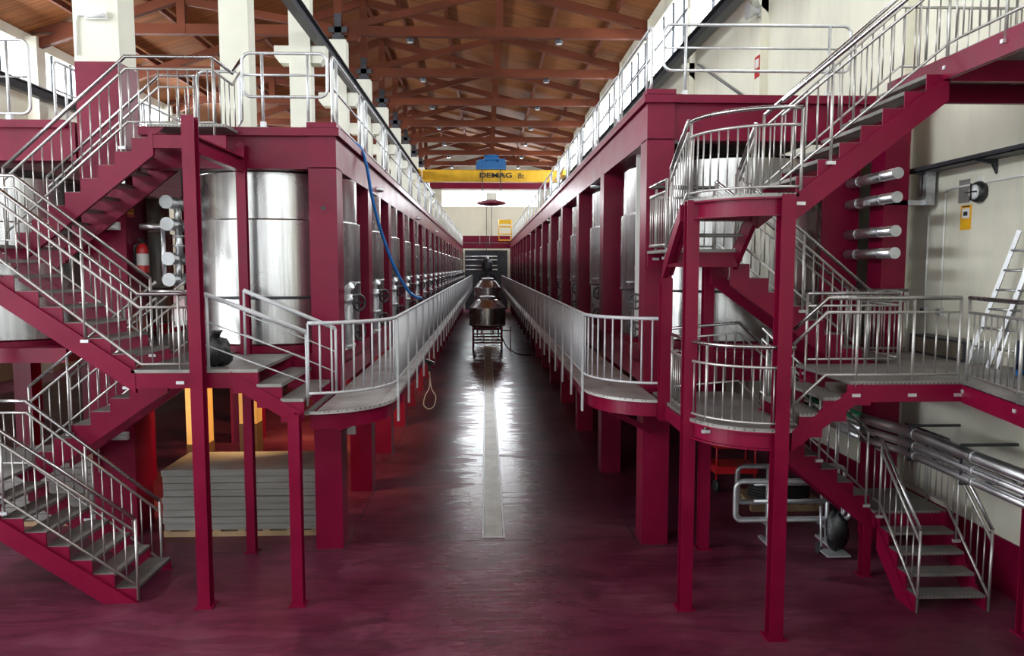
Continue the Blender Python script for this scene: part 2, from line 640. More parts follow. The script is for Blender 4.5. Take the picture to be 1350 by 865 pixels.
ceiling = MB().prism([(XR + 0.3, zroof(XR)), (XRIDGE, ZR), (XRIDGE, ZR + 0.15), (XR + 0.3, zroof(XR) + 0.15)], 'xz', YB, YE + 0.3).prism(
    [(XRIDGE, ZR), (XL - 0.3, zroof(XL)), (XL - 0.3, zroof(XL) + 0.15), (XRIDGE, ZR + 0.15)], 'xz', YB, YE + 0.3).build('ceiling', 'boards')
struct(ceiling)
for x in (4.6, 2.6, 0.55, -1.6, -3.6, -5.06, -7.3, -9.4, -11.5, -13.6):
    z = zroof(x) - 0.10
    MB().box(x - 0.06, x + 0.06, YB, YE, z - 0.10, z + 0.10).build('purlin', 'timber', ceiling)

# wall beside the tanks, with a window band under the eaves
w = MB().box(XR, XR + 0.3, YB, YE + 0.3, 0.62, 9.75).box(XR, XR + 0.3, YB, YE + 0.3, 11.95, 12.6)
wall_r = struct(w.build('wall_right', 'wall'))
struct(MB().box(XR - 0.02, XR + 0.3, YB, YE, 0, 0.62).build('baseboard_right', 'crimson'))
YP = [10.08 + 5.42 * k for k in range(-2, 11)]
for k, y in enumerate(YP):
    MB().box(XR - 0.16, XR, y, y + 0.34, 0.62, 12.3).build('pilaster', 'wall', wall_r)
for k in range(len(YP) - 1):
    y0, y1 = YP[k] + 0.34, YP[k + 1]
    wn = struct(MB().box(XR + 0.12, XR + 0.16, y0, y1, 9.75, 11.95).build('window_%d' % (k + 1), 'pane'))
    for j in range(1, 4):
        yy = y0 + (y1 - y0) * j / 4
        MB().box(XR + 0.06, XR + 0.16, yy - 0.03, yy + 0.03, 9.75, 11.95).build('window_mullion', 'dark_steel', wn)
    MB().box(XR + 0.06, XR + 0.16, y0, y1, 11.2, 11.25).build('window_mullion', 'dark_steel', wn)
    MB().box(XR - 0.02, XR + 0.2, y0, y1, 9.70, 9.78).build('window_sill', 'concrete', wn)
# far aisle wall
w = MB().box(XL - 0.3, XL, YB, -2.0, 0, 9.75).box(XL - 0.3, XL, -2.0, 7.5, 4.2, 9.75).box(XL - 0.3, XL, 7.5, YE + 0.3, 0, 9.75).box(XL - 0.3, XL, YB, YE + 0.3, 11.3, 11.7)
wall_l = struct(w.build('wall_left', 'wall'))
for k, y in enumerate([q for q in YP if q > 7.6]):
    MB().box(XL, XL + 0.4, y, y + 0.5, 0, 11.5).build('pilaster', 'wall', wall_l)
for k in range(len(YP) - 1):
    y0, y1 = YP[k] + 0.5, YP[k + 1]
    wn = struct(MB().box(XL - 0.16, XL - 0.12, y0, y1, 9.75, 11.3).build('window_%d' % (k + 21), 'pane'))
    for j in range(1, 4):
        yy = y0 + (y1 - y0) * j / 4
        MB().box(XL - 0.16, XL - 0.06, yy - 0.04, yy + 0.04, 9.75, 11.3).build('window_mullion', 'dark_steel', wn)
dn = struct(MB().box(XL - 0.2, XL - 0.15, -2.0, 7.5, 0, 4.2).build('added_light_door', 'gable_pane'))  # glowing door added out of view to supply low side light
for k in range(1, 6):
    MB().box(XL - 0.15, XL - 0.08, -2.0 + k * 1.58, -1.92 + k * 1.58, 0, 4.2).build('door_stile', 'dark_steel', dn)
# end wall with a broad window
w = MB().box(XL, -3.8, YE, YE + 0.3, 0, 16).box(4.6, XR, YE, YE + 0.3, 0, 16).box(-3.8, 4.6, YE, YE + 0.3, 0, 9.05).box(-3.8, 4.6, YE, YE + 0.3, 10.45, 16)
wall_e = struct(w.build('wall_end', 'wall'))
wn = struct(MB().box(-3.8, 4.6, YE + 0.15, YE + 0.2, 9.05, 10.45).build('window_40', 'pane'))
for (x, zt) in ((-0.7, 9.0), (0.35, 9.0)):
    MB().box(x, x + 0.05, YE - 0.04, YE, 6.3, zt).build('conduit', 'wall', wall_e)
MB().box(-2.0, -0.7, YE - 0.04, YE, 8.5, 8.55).build('conduit', 'wall', wall_e)
struct(MB().box(-5.0, XR, YE - 0.5, YE - 0.2, 10.55, 11.3).build('trim_1', 'crimson'))
# gable behind the viewer: cream wall with tall windows over the gallery the viewer stands on
GW = [(-14.7 + 2.92 * k, -12.9 + 2.92 * k) for k in range(7)]
w = MB().box(XL, XR, YB - 0.3, YB, 0, 2.6).box(XL, XR, YB - 0.3, YB, 10.2, 16)
xp = XL
for (xa, xb) in GW:
    w.box(xp, xa, YB - 0.3, YB, 2.6, 10.2)
    xp = xb
w.box(xp, XR, YB - 0.3, YB, 2.6, 10.2)
struct(w.build('wall_back', 'wall'))
for k, (xa, xb) in enumerate(GW):
    wn = struct(MB().box(xa, xb, YB - 0.2, YB - 0.15, 2.6, 10.2).build('window_%d' % (41 + k), 'gable_pane'))
    MB().box((xa + xb) / 2 - 0.04, (xa + xb) / 2 + 0.04, YB - 0.15, YB - 0.08, 2.6, 10.2).box(xa, xb, YB - 0.15, YB - 0.08, 5.7, 5.8).build('window_mullion', 'dark_steel', wn)
struct(MB().box(XL, XR, YB, 2.2, 1.90, 2.10).build('floor_gallery', 'tread'))

# ------------------------------------------------------------------ pillars between the aisles
for k in range(-1, 11):
    y = 10.08 + 5.42 * k
    if y + 0.5 > YE:
        break
    kk = k if k >= 0 else 0
    lab = ('cream square pillar behind the stairs, painted crimson below, lamp near its top' if k == 0 else
           'cream concrete roof pillar with crane corbel, %s along the tank row' % ORD[max(k, 0)])
    if k < 0:
        continue
    p = thing('concrete_pillar', lab, 'pillar', (-5.06, y + 0.25, 0), 'cream pillars carrying the roof')
    MB().box(-0.28, 0.28, -0.25, 0.25, 6.35, 11.5).build('shaft', 'concrete', p)
    MB().box(-0.283, 0.283, -0.253, 0.253, 0, 6.35).build('painted_shaft', 'crimson_col', p)
    MB().box(-0.10, 0.30, -0.256, -0.245, 6.36, 11.45).build('face_rib', 'concrete', p) if k < 3 else None
    MB().prism([(0.28, 9.26), (0.28, 9.72), (0.70, 9.72), (0.70, 9.45), (0.55, 9.26)], 'xz', -0.2, 0.2).prism(
        [(-0.28, 9.26), (-0.55, 9.26), (-0.70, 9.45), (-0.70, 9.72), (-0.28, 9.72)], 'xz', -0.2, 0.2).build('corbel', 'concrete', p)
    MB().box(-0.2, 0.2, -0.18, 0.18, 11.5, 11.68).build('bearing_plate', 'dark_steel', p)

# ------------------------------------------------------------------ timber roof trusses
for k in range(3, 11):
    y = 10.33 + 5.42 * k
    if y > YE - 0.5:
        break
    t = thing('roof_truss', 'red-brown timber roof truss, %s from the viewer of those in view' % ORD[k - 3], 'roof truss', (-5.06, y, 11.65), 'timber roof trusses')
    lx = lambda x: x + 5.06
    lz = lambda z: z - 11.65
    mb = MB().box(lx(-4.9), lx(XR - 0.05), -0.11, 0.11, 0.02, 0.36)
    mb.build('bottom_chord', 'timber', t)
    MB().box(lx(XL + 0.1), lx(-5.24), -0.11, 0.11, 0.02, 0.36).build('bottom_chord', 'timber', t)
    MB().bar((lx(XR - 0.1), 0, lz(zroof(XR - 0.1) - 0.36)), (lx(XRIDGE), 0, lz(ZR - 0.36)), 0.2, 0.30).build('rafter', 'timber', t)
    MB().bar((lx(XL + 0.1), 0, lz(zroof(XL + 0.1) - 0.36)), (lx(XRIDGE), 0, lz(ZR - 0.36)), 0.2, 0.30).build('rafter', 'timber', t)
    MB().box(lx(-5.20), lx(-4.92), -0.14, 0.14, 0.0, lz(ZR - 0.3)).build('king_post', 'timber', t)
    for x, s in ((0.5, 1), (-10.4, -1)):
        zt = zroof(x) - 0.5
        MB().box(lx(x - 0.14), lx(x + 0.14), -0.12, 0.12, 0.05, lz(zt + 0.1)).build('queen_post', 'timber', t)
        MB().bar((lx(-5.06 + s * 0.2), 0, 0.3), (lx(x - s * 0.1), 0, lz(zt)), 0.16, 0.24).build('strut', 'timber', t)
    MB().box(lx(-5.38), lx(-4.74), -0.17, 0.17, 0.1, 0.3).box(lx(-5.18), lx(-4.94), -0.17, 0.17, -0.05, 0.75).build('steel_shoe', 'dark_steel', t)
    MB().prism([(lx(-4.74), 0.02), (lx(-4.3), 0.02), (lx(-4.4), -0.14), (lx(-4.74), -0.16)], 'xz', -0.1, 0.1).build('bolster', 'timber', t)
    for x in (-2.6, 2.6):
        bl = MB().lathe([(0.13, -0.16), (0.13, -0.05), (0.07, 0.0)], 12, (lx(x), 0, 0)).build('downlight', 'dark_steel', t)
        MB().lathe([(0.10, -0.17), (0.10, -0.16)], 12, (lx(x), 0, 0)).build('lens', 'lens', bl)

# ------------------------------------------------------------------ crane: rails, bridge, trolley
for (x, lab, z) in ((-4.50, 'dark grey crane rail beam carried on the cream pillar corbels', 9.72), (5.42, 'dark grey crane rail beam along the window wall', 9.35), (-15.0, 'grey crane rail beam along the far aisle wall', 9.36)):
    r = thing('crane_rail', lab, 'crane rail', (x, 30, z), None)
    MB().ibeam((0, -34, 0.17), (0, 35.7, 0.17), 0.24, 0.34, 0.03).build('girder', 'dark_steel', r)
    MB().box(-0.035, 0.035, -34, 35.7, 0.34, 0.40).build('rail_head', 'galv', r)
    if x > 0:
        for y in YP[2:]:
            if -34 < y - 30 < 35:
                MB().prism([(0.1, 0.0), (0.42, 0.0), (0.42, -0.45), (0.25, -0.3)], 'xz', y - 30, y - 30 + 0.3).build('bracket', 'concrete', r)
cr = thing('overhead_crane', 'yellow overhead travelling crane spanning the hall below the roof', 'crane', (0.43, 52, 9.95))
MB().box(-4.75, 4.75, -0.22, 0.22, -0.33, 0.40).box(-4.75, 4.75, -0.3, 0.3, 0.40, 0.44).box(-4.75, 4.75, -0.3, 0.3, -0.37, -0.33).build('bridge_girder', 'yellow', cr)
for x in (-4.98, 4.98):
    MB().box(x - 0.16, x + 0.16, -1.4, 1.4, -0.03, 0.35).build('end_carriage', 'yellow', cr)
tr = MB().box(-1.05, 1.0, -0.6, 0.6, 0.45, 0.95).box(-0.35, 0.35, -0.5, 0.5, 0.95, 1.45).box(-0.9, -0.4, -0.65, 0.65, 0.6, 1.1).box(0.5, 0.95, -0.65, 0.65, 0.6, 1.15).build('trolley', 'blue', cr)
MB().lathe([(0.26, -0.5), (0.26, 0.5)], 14, (0.0, -0.3, 1.2), 'x').build('hoist_drum', 'blue', tr)
for x in (-0.62, 0.62):
    MB().box(x - 0.03, x + 0.03, -0.36, -0.30, -1.75, 0.45).build('suspension_rod', 'dark_steel', cr)
pod = MB().lathe([(0.3, -0.42), (1.0, -0.30), (1.0, -0.18), (0.25, 0.0)], 20, (0, -0.33, -1.6)).build('hook_plate', 'crimson', cr)
MB().box(-0.35, 0.35, -0.6, -0.1, -1.62, -1.15).build('control_box', 'concrete', pod)
MB().box(-0.02, 0.02, -0.35, -0.31, -4.6, -2.0).build('pendant_cable', 'dark_steel', cr)
MB().box(-0.37, -0.33, -0.35, -0.31, -5.2, -2.0).build('pendant_cable', 'dark_steel', cr)


def lettering(name, body, size, loc, rot, mat, parent, ext=0.003, bold=0.0, scale=(1, 1, 1)):
    cu = bpy.data.curves.new(name, 'FONT')
    cu.body, cu.size, cu.extrude, cu.offset = body, size, ext, bold
    cu.align_x, cu.align_y = 'CENTER', 'CENTER'
    tmp = bpy.data.objects.new(name, cu)
    COL.objects.link(tmp)
    bpy.context.view_layer.update()
    me = bpy.data.meshes.new_from_object(tmp.evaluated_get(bpy.context.evaluated_depsgraph_get()))
    bpy.data.objects.remove(tmp)
    me.materials.clear()
    me.materials.append(M[mat])
    return put(name, me, parent, loc, rot, scale)


lettering('lettering', 'DEMAG', 0.62, (0.30, -0.305, 0.06), (PI / 2, 0, 0), 'ink', cr, bold=0.010, scale=(1.08, 0.78, 1))
lettering('lettering', '8t', 0.55, (2.05, -0.305, 0.03), (PI / 2, 0, 0), 'ink', cr)

# ------------------------------------------------------------------ tank rows
LX0, LX1, LS, LN, LZT = -2.22, -1.87, 2.50, 22, 5.41       # left row: column faces, bay, count, deck height
RX0, RX1, RS, RN, RZT = 2.06, 2.41, 3.45, 16, 5.85         # right row
Y0 = 9.50


def column_mesh(w, d, h, side):
    mb = MB().box(-w / 2, w / 2, 0, d, 0, h)
    return mb.mesh('column', 'crimson_col')


def tank_frame(label, x0, x1, xo, s, n, zt, beam_h, side, xlow, xhigh):
    f = thing('tank_frame', label, 'steel frame', ((x0 + x1) / 2, Y0, 0))
    w = x1 - x0
    cm = column_mesh(w, 0.38, zt - beam_h + 0.02, side)
    cx = (x0 + x1) / 2
    far = (xlow if side < 0 else xhigh)
    cross = MB().box(min(cx, far) - cx, max(cx, far) - cx, 0.06, 0.30, 0, 0.32).mesh('cross_beam', 'crimson')
    cross2 = MB().box(min(cx, far) - cx, max(cx, far) - cx, 0.06, 0.30, 0, 0.3).mesh('cross_beam', 'crimson')
    for i in range(n):
        put('column', cm, f, (0, i * s, 0))
        if i:
            put('cross_beam', cross, f, (0, i * s, zt - beam_h - 0.02))
        put('cross_beam', cross2, f, (0, i * s, 2.18))
    L = (n - 1) * s + 0.38
    # beam over the columns facing the aisle, with its raised top plate
    e = 0.05
    MB().box(-w / 2 - 0.0, w / 2 + 0.0, -0.0, L, zt - beam_h, zt - 0.09).build('edge_beam', 'crimson', f)
    MB().box(-w / 2 - e, w / 2 + e, -0.06, L, zt - 0.10, zt).build('top_plate', 'crimson', f)
    MB().box(-0.17 if side < 0 else -0.2, 0.2 if side < 0 else 0.17, -0.07, 0.22, zt, zt + 0.06).build('corner_block', 'crimson', f)
    # beam across the front
    a, b_ = (far - cx, -w / 2) if side < 0 else (w / 2, far - cx)
    MB().box(a, b_, 0.03, 0.30, zt - beam_h, zt - 0.09).build('front_beam', 'crimson', f)
    MB().box(a, b_, -0.05, 0.34, zt - 0.10, zt).build('top_plate', 'crimson', f)
    # tread plate deck on top and the plate that carries the tanks
    MB().box(a if side < 0 else w / 2 + e, -w / 2 - e if side < 0 else b_, 0.34, L, zt - 0.09, zt - 0.03).build('deck_plate', 'tread', f)
    MB().box(a + 0.05 if side < 0 else -w / 2, w / 2 if side < 0 else b_ - 0.05, 0.15, L, 2.40, 2.56).build('tank_plate', 'crimson', f)
    MB().box(-w / 2 if side > 0 else w / 2 - 0.05, -w / 2 + 0.05 if side > 0 else w / 2, 0.38, L, 2.15, 2.42).build('edge_channel', 'crimson', f)
    fo = MB().box(-0.04, 0.04, 0, 0.012, -0.04, 0.04).mesh('bolt_hole', 'black')
    o = MB().lathe([(0.028, 0), (0.028, 0.004)], 12, axis='y').build('bolt_hole', 'black', f, (0.0, -0.004, 3.86 if side > 0 else 4.42))
    # far outer columns
    cm2 = column_mesh(0.25, 0.25, zt - beam_h, side)
    for i in range(5 if side < 0 else 1, n):
        put('column', cm2, f, (far - cx + (0.2 if side < 0 else -0.2), i * s, 0))
    return f


frame_l = tank_frame('crimson steel frame of the tank row with the smaller tanks and blue hose', LX0, LX1, None, LS, LN, LZT, 0.50, -1, -4.28, None)
frame_r = tank_frame('crimson steel frame of the tank row beside the cream wall', RX0, RX1, None, RS, RN, RZT, 0.56, 1, None, 5.50)
# column at the wall end of the right front frame
MB().box(5.16 - 2.235, 5.48 - 2.235, 0.0, 0.35, 0, RZT - 0.56).build('column', 'crimson_col', frame_r)
MB().box(4.64 - 2.235, 5.16 - 2.235, 0.64, 0.66, 2.6, RZT - 0.6).build('back_panel', 'crimson', frame_r)


def tank_meshes(R, zb, zt, side):
    """Shell with jacket steps, conical top, base ring, door, valve cluster facing the aisle (+x for side -1)."""
    d = {}
    h1 = zb + (zt - zb) * 0.28
    h2 = zb + (zt - zb) * 0.72
    d['shell'] = MB().lathe([(R - 0.05, zb), (R - 0.01, zb + 0.03), (R - 0.01, h1), (R + 0.012, h1 + 0.01), (R + 0.012, h2), (R - 0.03, h2 + 0.012), (R - 0.03, zt - 0.03), (R - 0.06, zt)], 48).mesh('shell', 'steel')
    d['top_cone'] = MB().lathe([(R - 0.06, zt), (R * 0.35, zt + 0.16), (R * 0.3, zt + 0.17)], 32).mesh('top_cone', 'steel')
    d['weld_band'] = MB().lathe([(R + 0.02, h1 - 0.02), (R + 0.02, h1 + 0.01)], 48).mesh('weld_band', 'dark_steel')
    d['base_ring'] = MB().lathe([(R + 0.0, 2.555), (R + 0.0, zb + 0.01)], 32).mesh('base_ring', 'crimson')
    return d


def valve_parts():
    """Vertical manifold with flanges, elbows and two hand wheels; local origin at tank wall, +x to the aisle."""
    d = {}
    m = MB().tube([(0.10, 0, 2.62), (0.10, 0, 3.22)], 0.055, 12)
    m.lathe([(0.085, 2.90), (0.085, 2.94)], 12, (0.10, 0, 0)).lathe([(0.085, 3.14), (0.085, 3.18)], 12, (0.10, 0, 0)).lathe([(0.085, 2.64), (0.085, 2.68)], 12, (0.10, 0, 0))
    m.tube([(-0.10, 0, 3.05), (0.10, 0, 3.05)], 0.045, 10).tube([(-0.10, 0, 2.74), (0.10, 0, 2.74)], 0.045, 10)
    m.tube([(0.10, 0, 3.20), (0.10, 0, 3.28), (0.16, -0.02, 3.32)], 0.04, 10)
    m.tube([(0.10, 0, 2.66), (0.10, -0.16, 2.60), (0.10, -0.30, 2.60)], 0.03, 10)
    d['valve_manifold'] = m.mesh('valve_manifold', 'galv')
    w = MB()
    ring = [(0, 0.085 * math.cos(a), 0.085 * math.sin(a)) for a in [2 * PI * k / 14 for k in range(14)]]
    w.tube(ring, 0.013, 6, True).tube([(-0.12, 0, 0), (0.02, 0, 0)], 0.014, 6).bar((0, -0.08, 0), (0, 0.08, 0), 0.015, 0.015).bar((0, 0, -0.08), (0, 0, 0.08), 0.015, 0.015)
    d['hand_wheel'] = w.mesh('hand_wheel', 'black')
    d['sampling_tap'] = MB().tube([(-0.08, 0, 3.46), (0.12, 0, 3.46)], 0.014, 8).tube([(0.06, 0, 3.46), (0.06, -0.05, 3.42)], 0.012, 6).box(-0.01, 0.012, -0.03, 0.03, 3.5, 3.75).mesh('sampling_tap', 'galv')
    return d


VP_ = valve_parts()


def tank_row(n, s, R, cx, cy0, zb, zt, side, rowname, start=1):
    d = tank_meshes(R, zb, zt, side)
    for i in range(n):
        t = thing('fermentation_tank', '%s brushed steel tank from the near end of %s' % (ORD[i], rowname), 'tank', (cx, cy0 + i * s, 0), 'steel tanks of ' + rowname)
        sh = put('shell', d['shell'], t)
        put('weld_band', d['weld_band'], sh)
        put('top_cone', d['top_cone'], t)
        put('base_ring', d['base_ring'], t)
        ang = 0.42 if side < 0 else PI - 0.55
        # valves sit on the aisle side of the shell, toward the viewer
        a = -0.55 if side < 0 else PI + 0.62
        loc = ((R - 0.02) * math.cos(a), (R - 0.02) * math.sin(a), 0)
        vm = put('valve_manifold', VP_['valve_manifold'], t, (loc[0], loc[1], -0.72), (0, 0, -0.15 if side < 0 else PI + 0.3), (1.25, 1.25, 1.25))
        for z in (3.18, 2.86):
            put('hand_wheel', VP_['hand_wheel'], vm, (0.24, -0.02, z - 0.05), (0, 0, -0.5 if side < 0 else 0.6))
        a2 = -0.25 if side < 0 else PI + 0.3
        put('sampling_tap', VP_['sampling_tap'], t, ((R - 0.01) * math.cos(a2), (R - 0.01) * math.sin(a2), 0), (0, 0, a2))
        if i % 3 == 1 and i < 10:
            MB().lathe([(0.16, 0), (0.16, 0.05), (0.1, 0.07)], 16).build('hatch_lid', 'galv', t, (-side * (R - 0.1), -0.2, zt + 0.06))


tank_row(21, LS, 1.115, -2.95, 10.80, 2.64, 4.93, -1, 'the row with the blue hose')
tank_row(15, RS, 1.54, 3.66, 11.38, 2.64, 5.17, 1, 'the row beside the cream wall')
# second row beyond the pillars: only its ends show between the stairs
d2 = tank_meshes(1.15, 2.64, 4.93, -1)
for i in range(2):
    t = thing('fermentation_tank', '%s brushed steel tank behind the zigzag stairs, beyond the pillars' % ORD[i], 'tank', (-7.0, 11.4 + i * 2.5, 0), 'steel tanks beyond the pillars')
    for k in d2:
        put(k, d2[k], t)
fb = thing('tank_frame', 'crimson steel frame of the tanks beyond the pillars, behind the stairs', 'steel frame', (-7.0, 10.1, 0))
MB().box(-2.6, 1.60, 0.02, 0.30, 5.08, 5.58).build('front_beam', 'crimson', fb)
MB().box(-2.6, 1.50, -0.04, 0.36, 5.50, 5.60).build('top_plate', 'crimson', fb)
MB().box(-7.4, 1.30, 0.1, 45, 2.38, 2.58).build('tank_plate', 'crimson', fb)  # widened past the tanks to keep window light off the floor below
for x in (-2.5,):
    for i in range(4):
        MB().box(x, x + 0.35, 0.0 + i * 2.5, 0.35 + i * 2.5, 0, 5.1).build('column', 'crimson_col', fb)
for i in range(1, 14):
    MB().box(0.95, 1.25, i * 2.5 + 0.0, i * 2.5 + 0.3, 0, 5.1).build('column', 'crimson_col', fb)
MB().box(-2.6, 1.50, 0.36, 12, 5.46, 5.52).build('deck_plate', 'tread', fb)
MB().box(2.22, 2.92, 2.0, 2.04, 2.5, 5.3).build('gap_shade_sheet', 'dark_steel', fb)  # dark sheet stands in for the shade deep in the gap
MB().box(1.6, 2.68, 0.7, 50, 5.30, 5.36).build('gap_shade_plate', 'tread', fb)  # plates added across the gap to block light and darken it
MB().box(1.3, 2.68, 0.7, 50, 2.40, 2.50).build('gap_shade_plate', 'tread', fb)
# level tube on the first tank of the wall row
lv = [o for o in COL.objects if o.name == 'fermentation_tank.021'][0]
a = PI + 0.42
MB().box(-0.05, 0.05, -0.025, 0.0, 2.65, 5.60).build('level_gauge', 'white', lv, (1.57 * math.cos(a), 1.57 * math.sin(a), 0))

# ------------------------------------------------------------------ guard rails on the tank decks


def rounded_loop(x0, x1, z0, z1, r=0.10, n=5):
    pts = []
    for (cx, cz, a0) in ((x1 - r, z1 - r, 0), (x0 + r, z1 - r, PI / 2), (x0 + r, z0 + r, PI), (x1 - r, z0 + r, 1.5 * PI)):
        for k in range(n + 1):
            a = a0 + PI / 2 * k / n
            pts.append((cx + r * math.cos(a), cz + r * math.sin(a)))
    return pts


def guard_mesh(L, z0, z1, axis):
    f = (lambda p: (p[0], 0, p[1])) if axis == 'x' else (lambda p: (0, p[0], p[1]))
    loop = MB().tube([f(p) for p in rounded_loop(0, L, z0, z1)], 0.019, 8, True).mesh('loop_panel', 'galv')
    mid = MB().tube([f((0.02, (z0 + z1) / 2)), f((L - 0.02, (z0 + z1) / 2))], 0.014, 8).mesh('middle_bar', 'galv')
    leg = MB().tube([(0, 0, 0), (0, 0, z1)], 0.019, 8).mesh('leg', 'galv')
    pl = MB().box(-0.07, 0.07, -0.05, 0.05, 0, 0.012).box(-0.03, 0.03, -0.03, 0.03, 0.0, 0.08).mesh('base_plate', 'galv')
    return loop, mid, leg, pl


def guard_rail(label, p0, axis, L, n, gap, z0, z1):
    """A run of n free-standing tube panels; each panel is a part with legs, plates and a middle bar."""
    g = thing('guard_rail', label, 'guard rail', p0)
    lo, mi, le, pl = guard_mesh(L, z0, z1, axis)
    for i in range(n):
        off = i * (L + gap)
        loc = (off, 0, 0) if axis == 'x' else (0, off, 0)
        pan = put('panel', lo, g, loc)
        put('middle_bar', mi, pan)
        for t in (0.28 * min(1, L / 1.2), L - 0.28 * min(1, L / 1.2)):
            l2 = (t, 0, 0) if axis == 'x' else (0, t, 0)
            put('leg', le, pan, l2)
            put('base_plate', pl, pan, l2)
    return g


guard_rail('galvanised tube guard panel on top of the crimson beam beside the upper landing', (-3.02, 9.55, LZT), 'x', 1.05, 1, 0, 0.39, 0.92)
guard_rail('galvanised guard rail along the deck edge above the blue hose', (-1.93, 9.62, LZT), 'y', 2.35, 22, 0.10, 0.12, 0.92)
guard_rail('long galvanised guard panel on the deck front beside the upper stair flight', (2.28, 9.60, RZT), 'x', 2.42, 1, 0, 0.33, 0.90)
guard_rail('galvanised guard rail along the deck edge of the wall row', (2.14, 9.66, RZT), 'y', 2.35, 21, 0.10, 0.12, 0.90)
guard_rail('galvanised guard rail on the deck beyond the pillars', (-9.5, 10.2, 5.60), 'x', 3.5, 1, 0, 0.10, 1.05)
guard_rail('galvanised guard rail running back on the deck beyond the pillars', (-5.9, 10.6, 5.60), 'y', 2.3, 6, 0.1, 0.12, 0.9)

# ------------------------------------------------------------------ walkways
ZW = 2.10


def ring_band(mb, pts, off, t, z0, z1):
    """Upright band that follows a plan path, shifted sideways by off (positive to the left of travel) and t thick."""
    n = len(pts)
    A, B = [], []
    for i in range(n):
        a, b_ = pts[max(0, i - 1)], pts[min(n - 1, i + 1)]
        d = V((b_[0] - a[0], b_[1] - a[1], 0)).normalized()
        nx, ny = -d.y, d.x
        A.append((pts[i][0] + nx * off, pts[i][1] + ny * off))
        o2 = off + (t if off >= 0 else -t)
        B.append((pts[i][0] + nx * o2, pts[i][1] + ny * o2))
    vs = [(p[0], p[1], z) for z in (z0, z1) for q in (A, B) for p in q]
    fs = []
    for i in range(n - 1):
        j = i + 1
        fs += [(i, j, 2 * n + j, 2 * n + i), (n + j, n + i, 3 * n + i, 3 * n + j), (2 * n + i, 2 * n + j, 3 * n + j, 3 * n + i), (j, i, n + i, n + j)]
    fs += [(0, 2 * n, 3 * n, n), (n - 1, 2 * n - 1, 4 * n - 1, 3 * n - 1)]
    return mb._add(vs, fs)


def walkway(label, side, xe, yc, arc, yend, xin, n_near=300):
    """Perforated walkway along the tank columns; arc = list of (x, y) from the near end to the straight edge."""
    wk = thing('walkway', label, 'walkway', (xe, yc, 0))
    ox, oy = xe, yc
    loc = lambda p: (p[0] - ox, p[1] - oy)
    edge = arc + [(xe, yend)]
    poly = [loc(p) for p in edge] + [loc((xin, yend)), loc((xin, 9.42)), loc((xin, arc[0][1]))]
    # plates of the deck: first the rounded end, then plates 2.4 m long
    endpoly = [loc(p) for p in arc] + [loc((xin, arc[-1][1])), loc((xin, arc[0][1]))]
    MB().prism(endpoly, 'xy', ZW - 0.035, ZW).build('deck_plate', 'deck', wk)
    y = arc[-1][1] + 0.006
    L = 2.4
    pm = MB().box(min(0, xin - ox), max(0, xin - ox), 0, L - 0.012, ZW - 0.035, ZW).mesh('deck_plate', 'deck')
    while y + L < yend:
        put('deck_plate', pm, wk, (0, y - oy, 0))
        y += L
    # crimson edge channel below
    k = ring_band(MB(), [loc(p) for p in edge], -side * 0.05, 0.05, ZW - 0.21, ZW - 0.036)
    k.build('edge_channel', 'crimson', wk)
    # railing
    path = [(*loc(p), ZW) for p in edge]
    up = lambda q, dz: (q[0], q[1], q[2] + dz)
    hr = MB().tube([up(q, 0.97) for q in path], 0.022, 6).build('handrail', 'white_rail', wk)
    MB().tube([up(q, 0.20) for q in path], 0.016, 6).build('lower_rail', 'white_rail', hr)
    al = path_len(path[:len(arc)])
    tot = path_len(path)
    s, i = 0.0, 0
    rest = MB()
    while s < tot:
        q = lerp_path(path, s)
        if i < n_near:
            baluster(hr, up(q, 0.20), 0.77, 0.011, 'white_rail')
        else:
            rest.box(q[0] - 0.011, q[0] + 0.011, q[1] - 0.011, q[1] + 0.011, ZW + 0.2, ZW + 0.97)
        i += 1
        s += 0.125
    ro = rest.build('far_balusters', 'white_rail', hr)
    ro['kind'] = 'stuff'
    # posts with strap that runs down over the channel
    pm = MB().box(-0.012, 0.012, -0.035, 0.035, ZW - 0.30, ZW + 0.97).mesh('rail_post', 'white_rail')
    yy = arc[-1][1]
    while yy < yend:
        put('rail_post', pm, wk, (side * -0.018, yy - oy, 0))
        yy += 1.25
    # brackets to the columns
    s_ = LS if side < 0 else RS
    bm_ = MB().box(min(0, (xin - ox)) * 0.95, max(0, (xin - ox)) * 0.95, 0.12, 0.24, ZW - 0.2, ZW - 0.04).mesh('bracket', 'crimson')
    for j in range(22 if side < 0 else 16):
        put('bracket', bm_, wk, (0, Y0 + j * s_ - oy, 0))
    return wk


arcL = [(-1.93 + 0.84 * math.sin(t), 9.0 - 0.93 * math.cos(t)) for t in [PI / 2 * k / 20 for k in range(21)]]
arcL[-1] = (-1.09, 9.0)
walkway('pale grey perforated walkway with baluster railing under the row with the blue hose', -1, -1.09, 9.0, arcL, 62.0, -1.86)
arcR = [(2.10 - 0.82 * math.sin(t), 9.55 - 0.90 * math.cos(t)) for t in [PI / 2 * k / 20 for k in range(21)]]
arcR[-1] = (1.28, 9.55)
walkway('pale grey perforated walkway with baluster railing under the row beside the wall', 1, 1.28, 9.55, arcR, 62.0, 2.05)

# ------------------------------------------------------------------ stairs


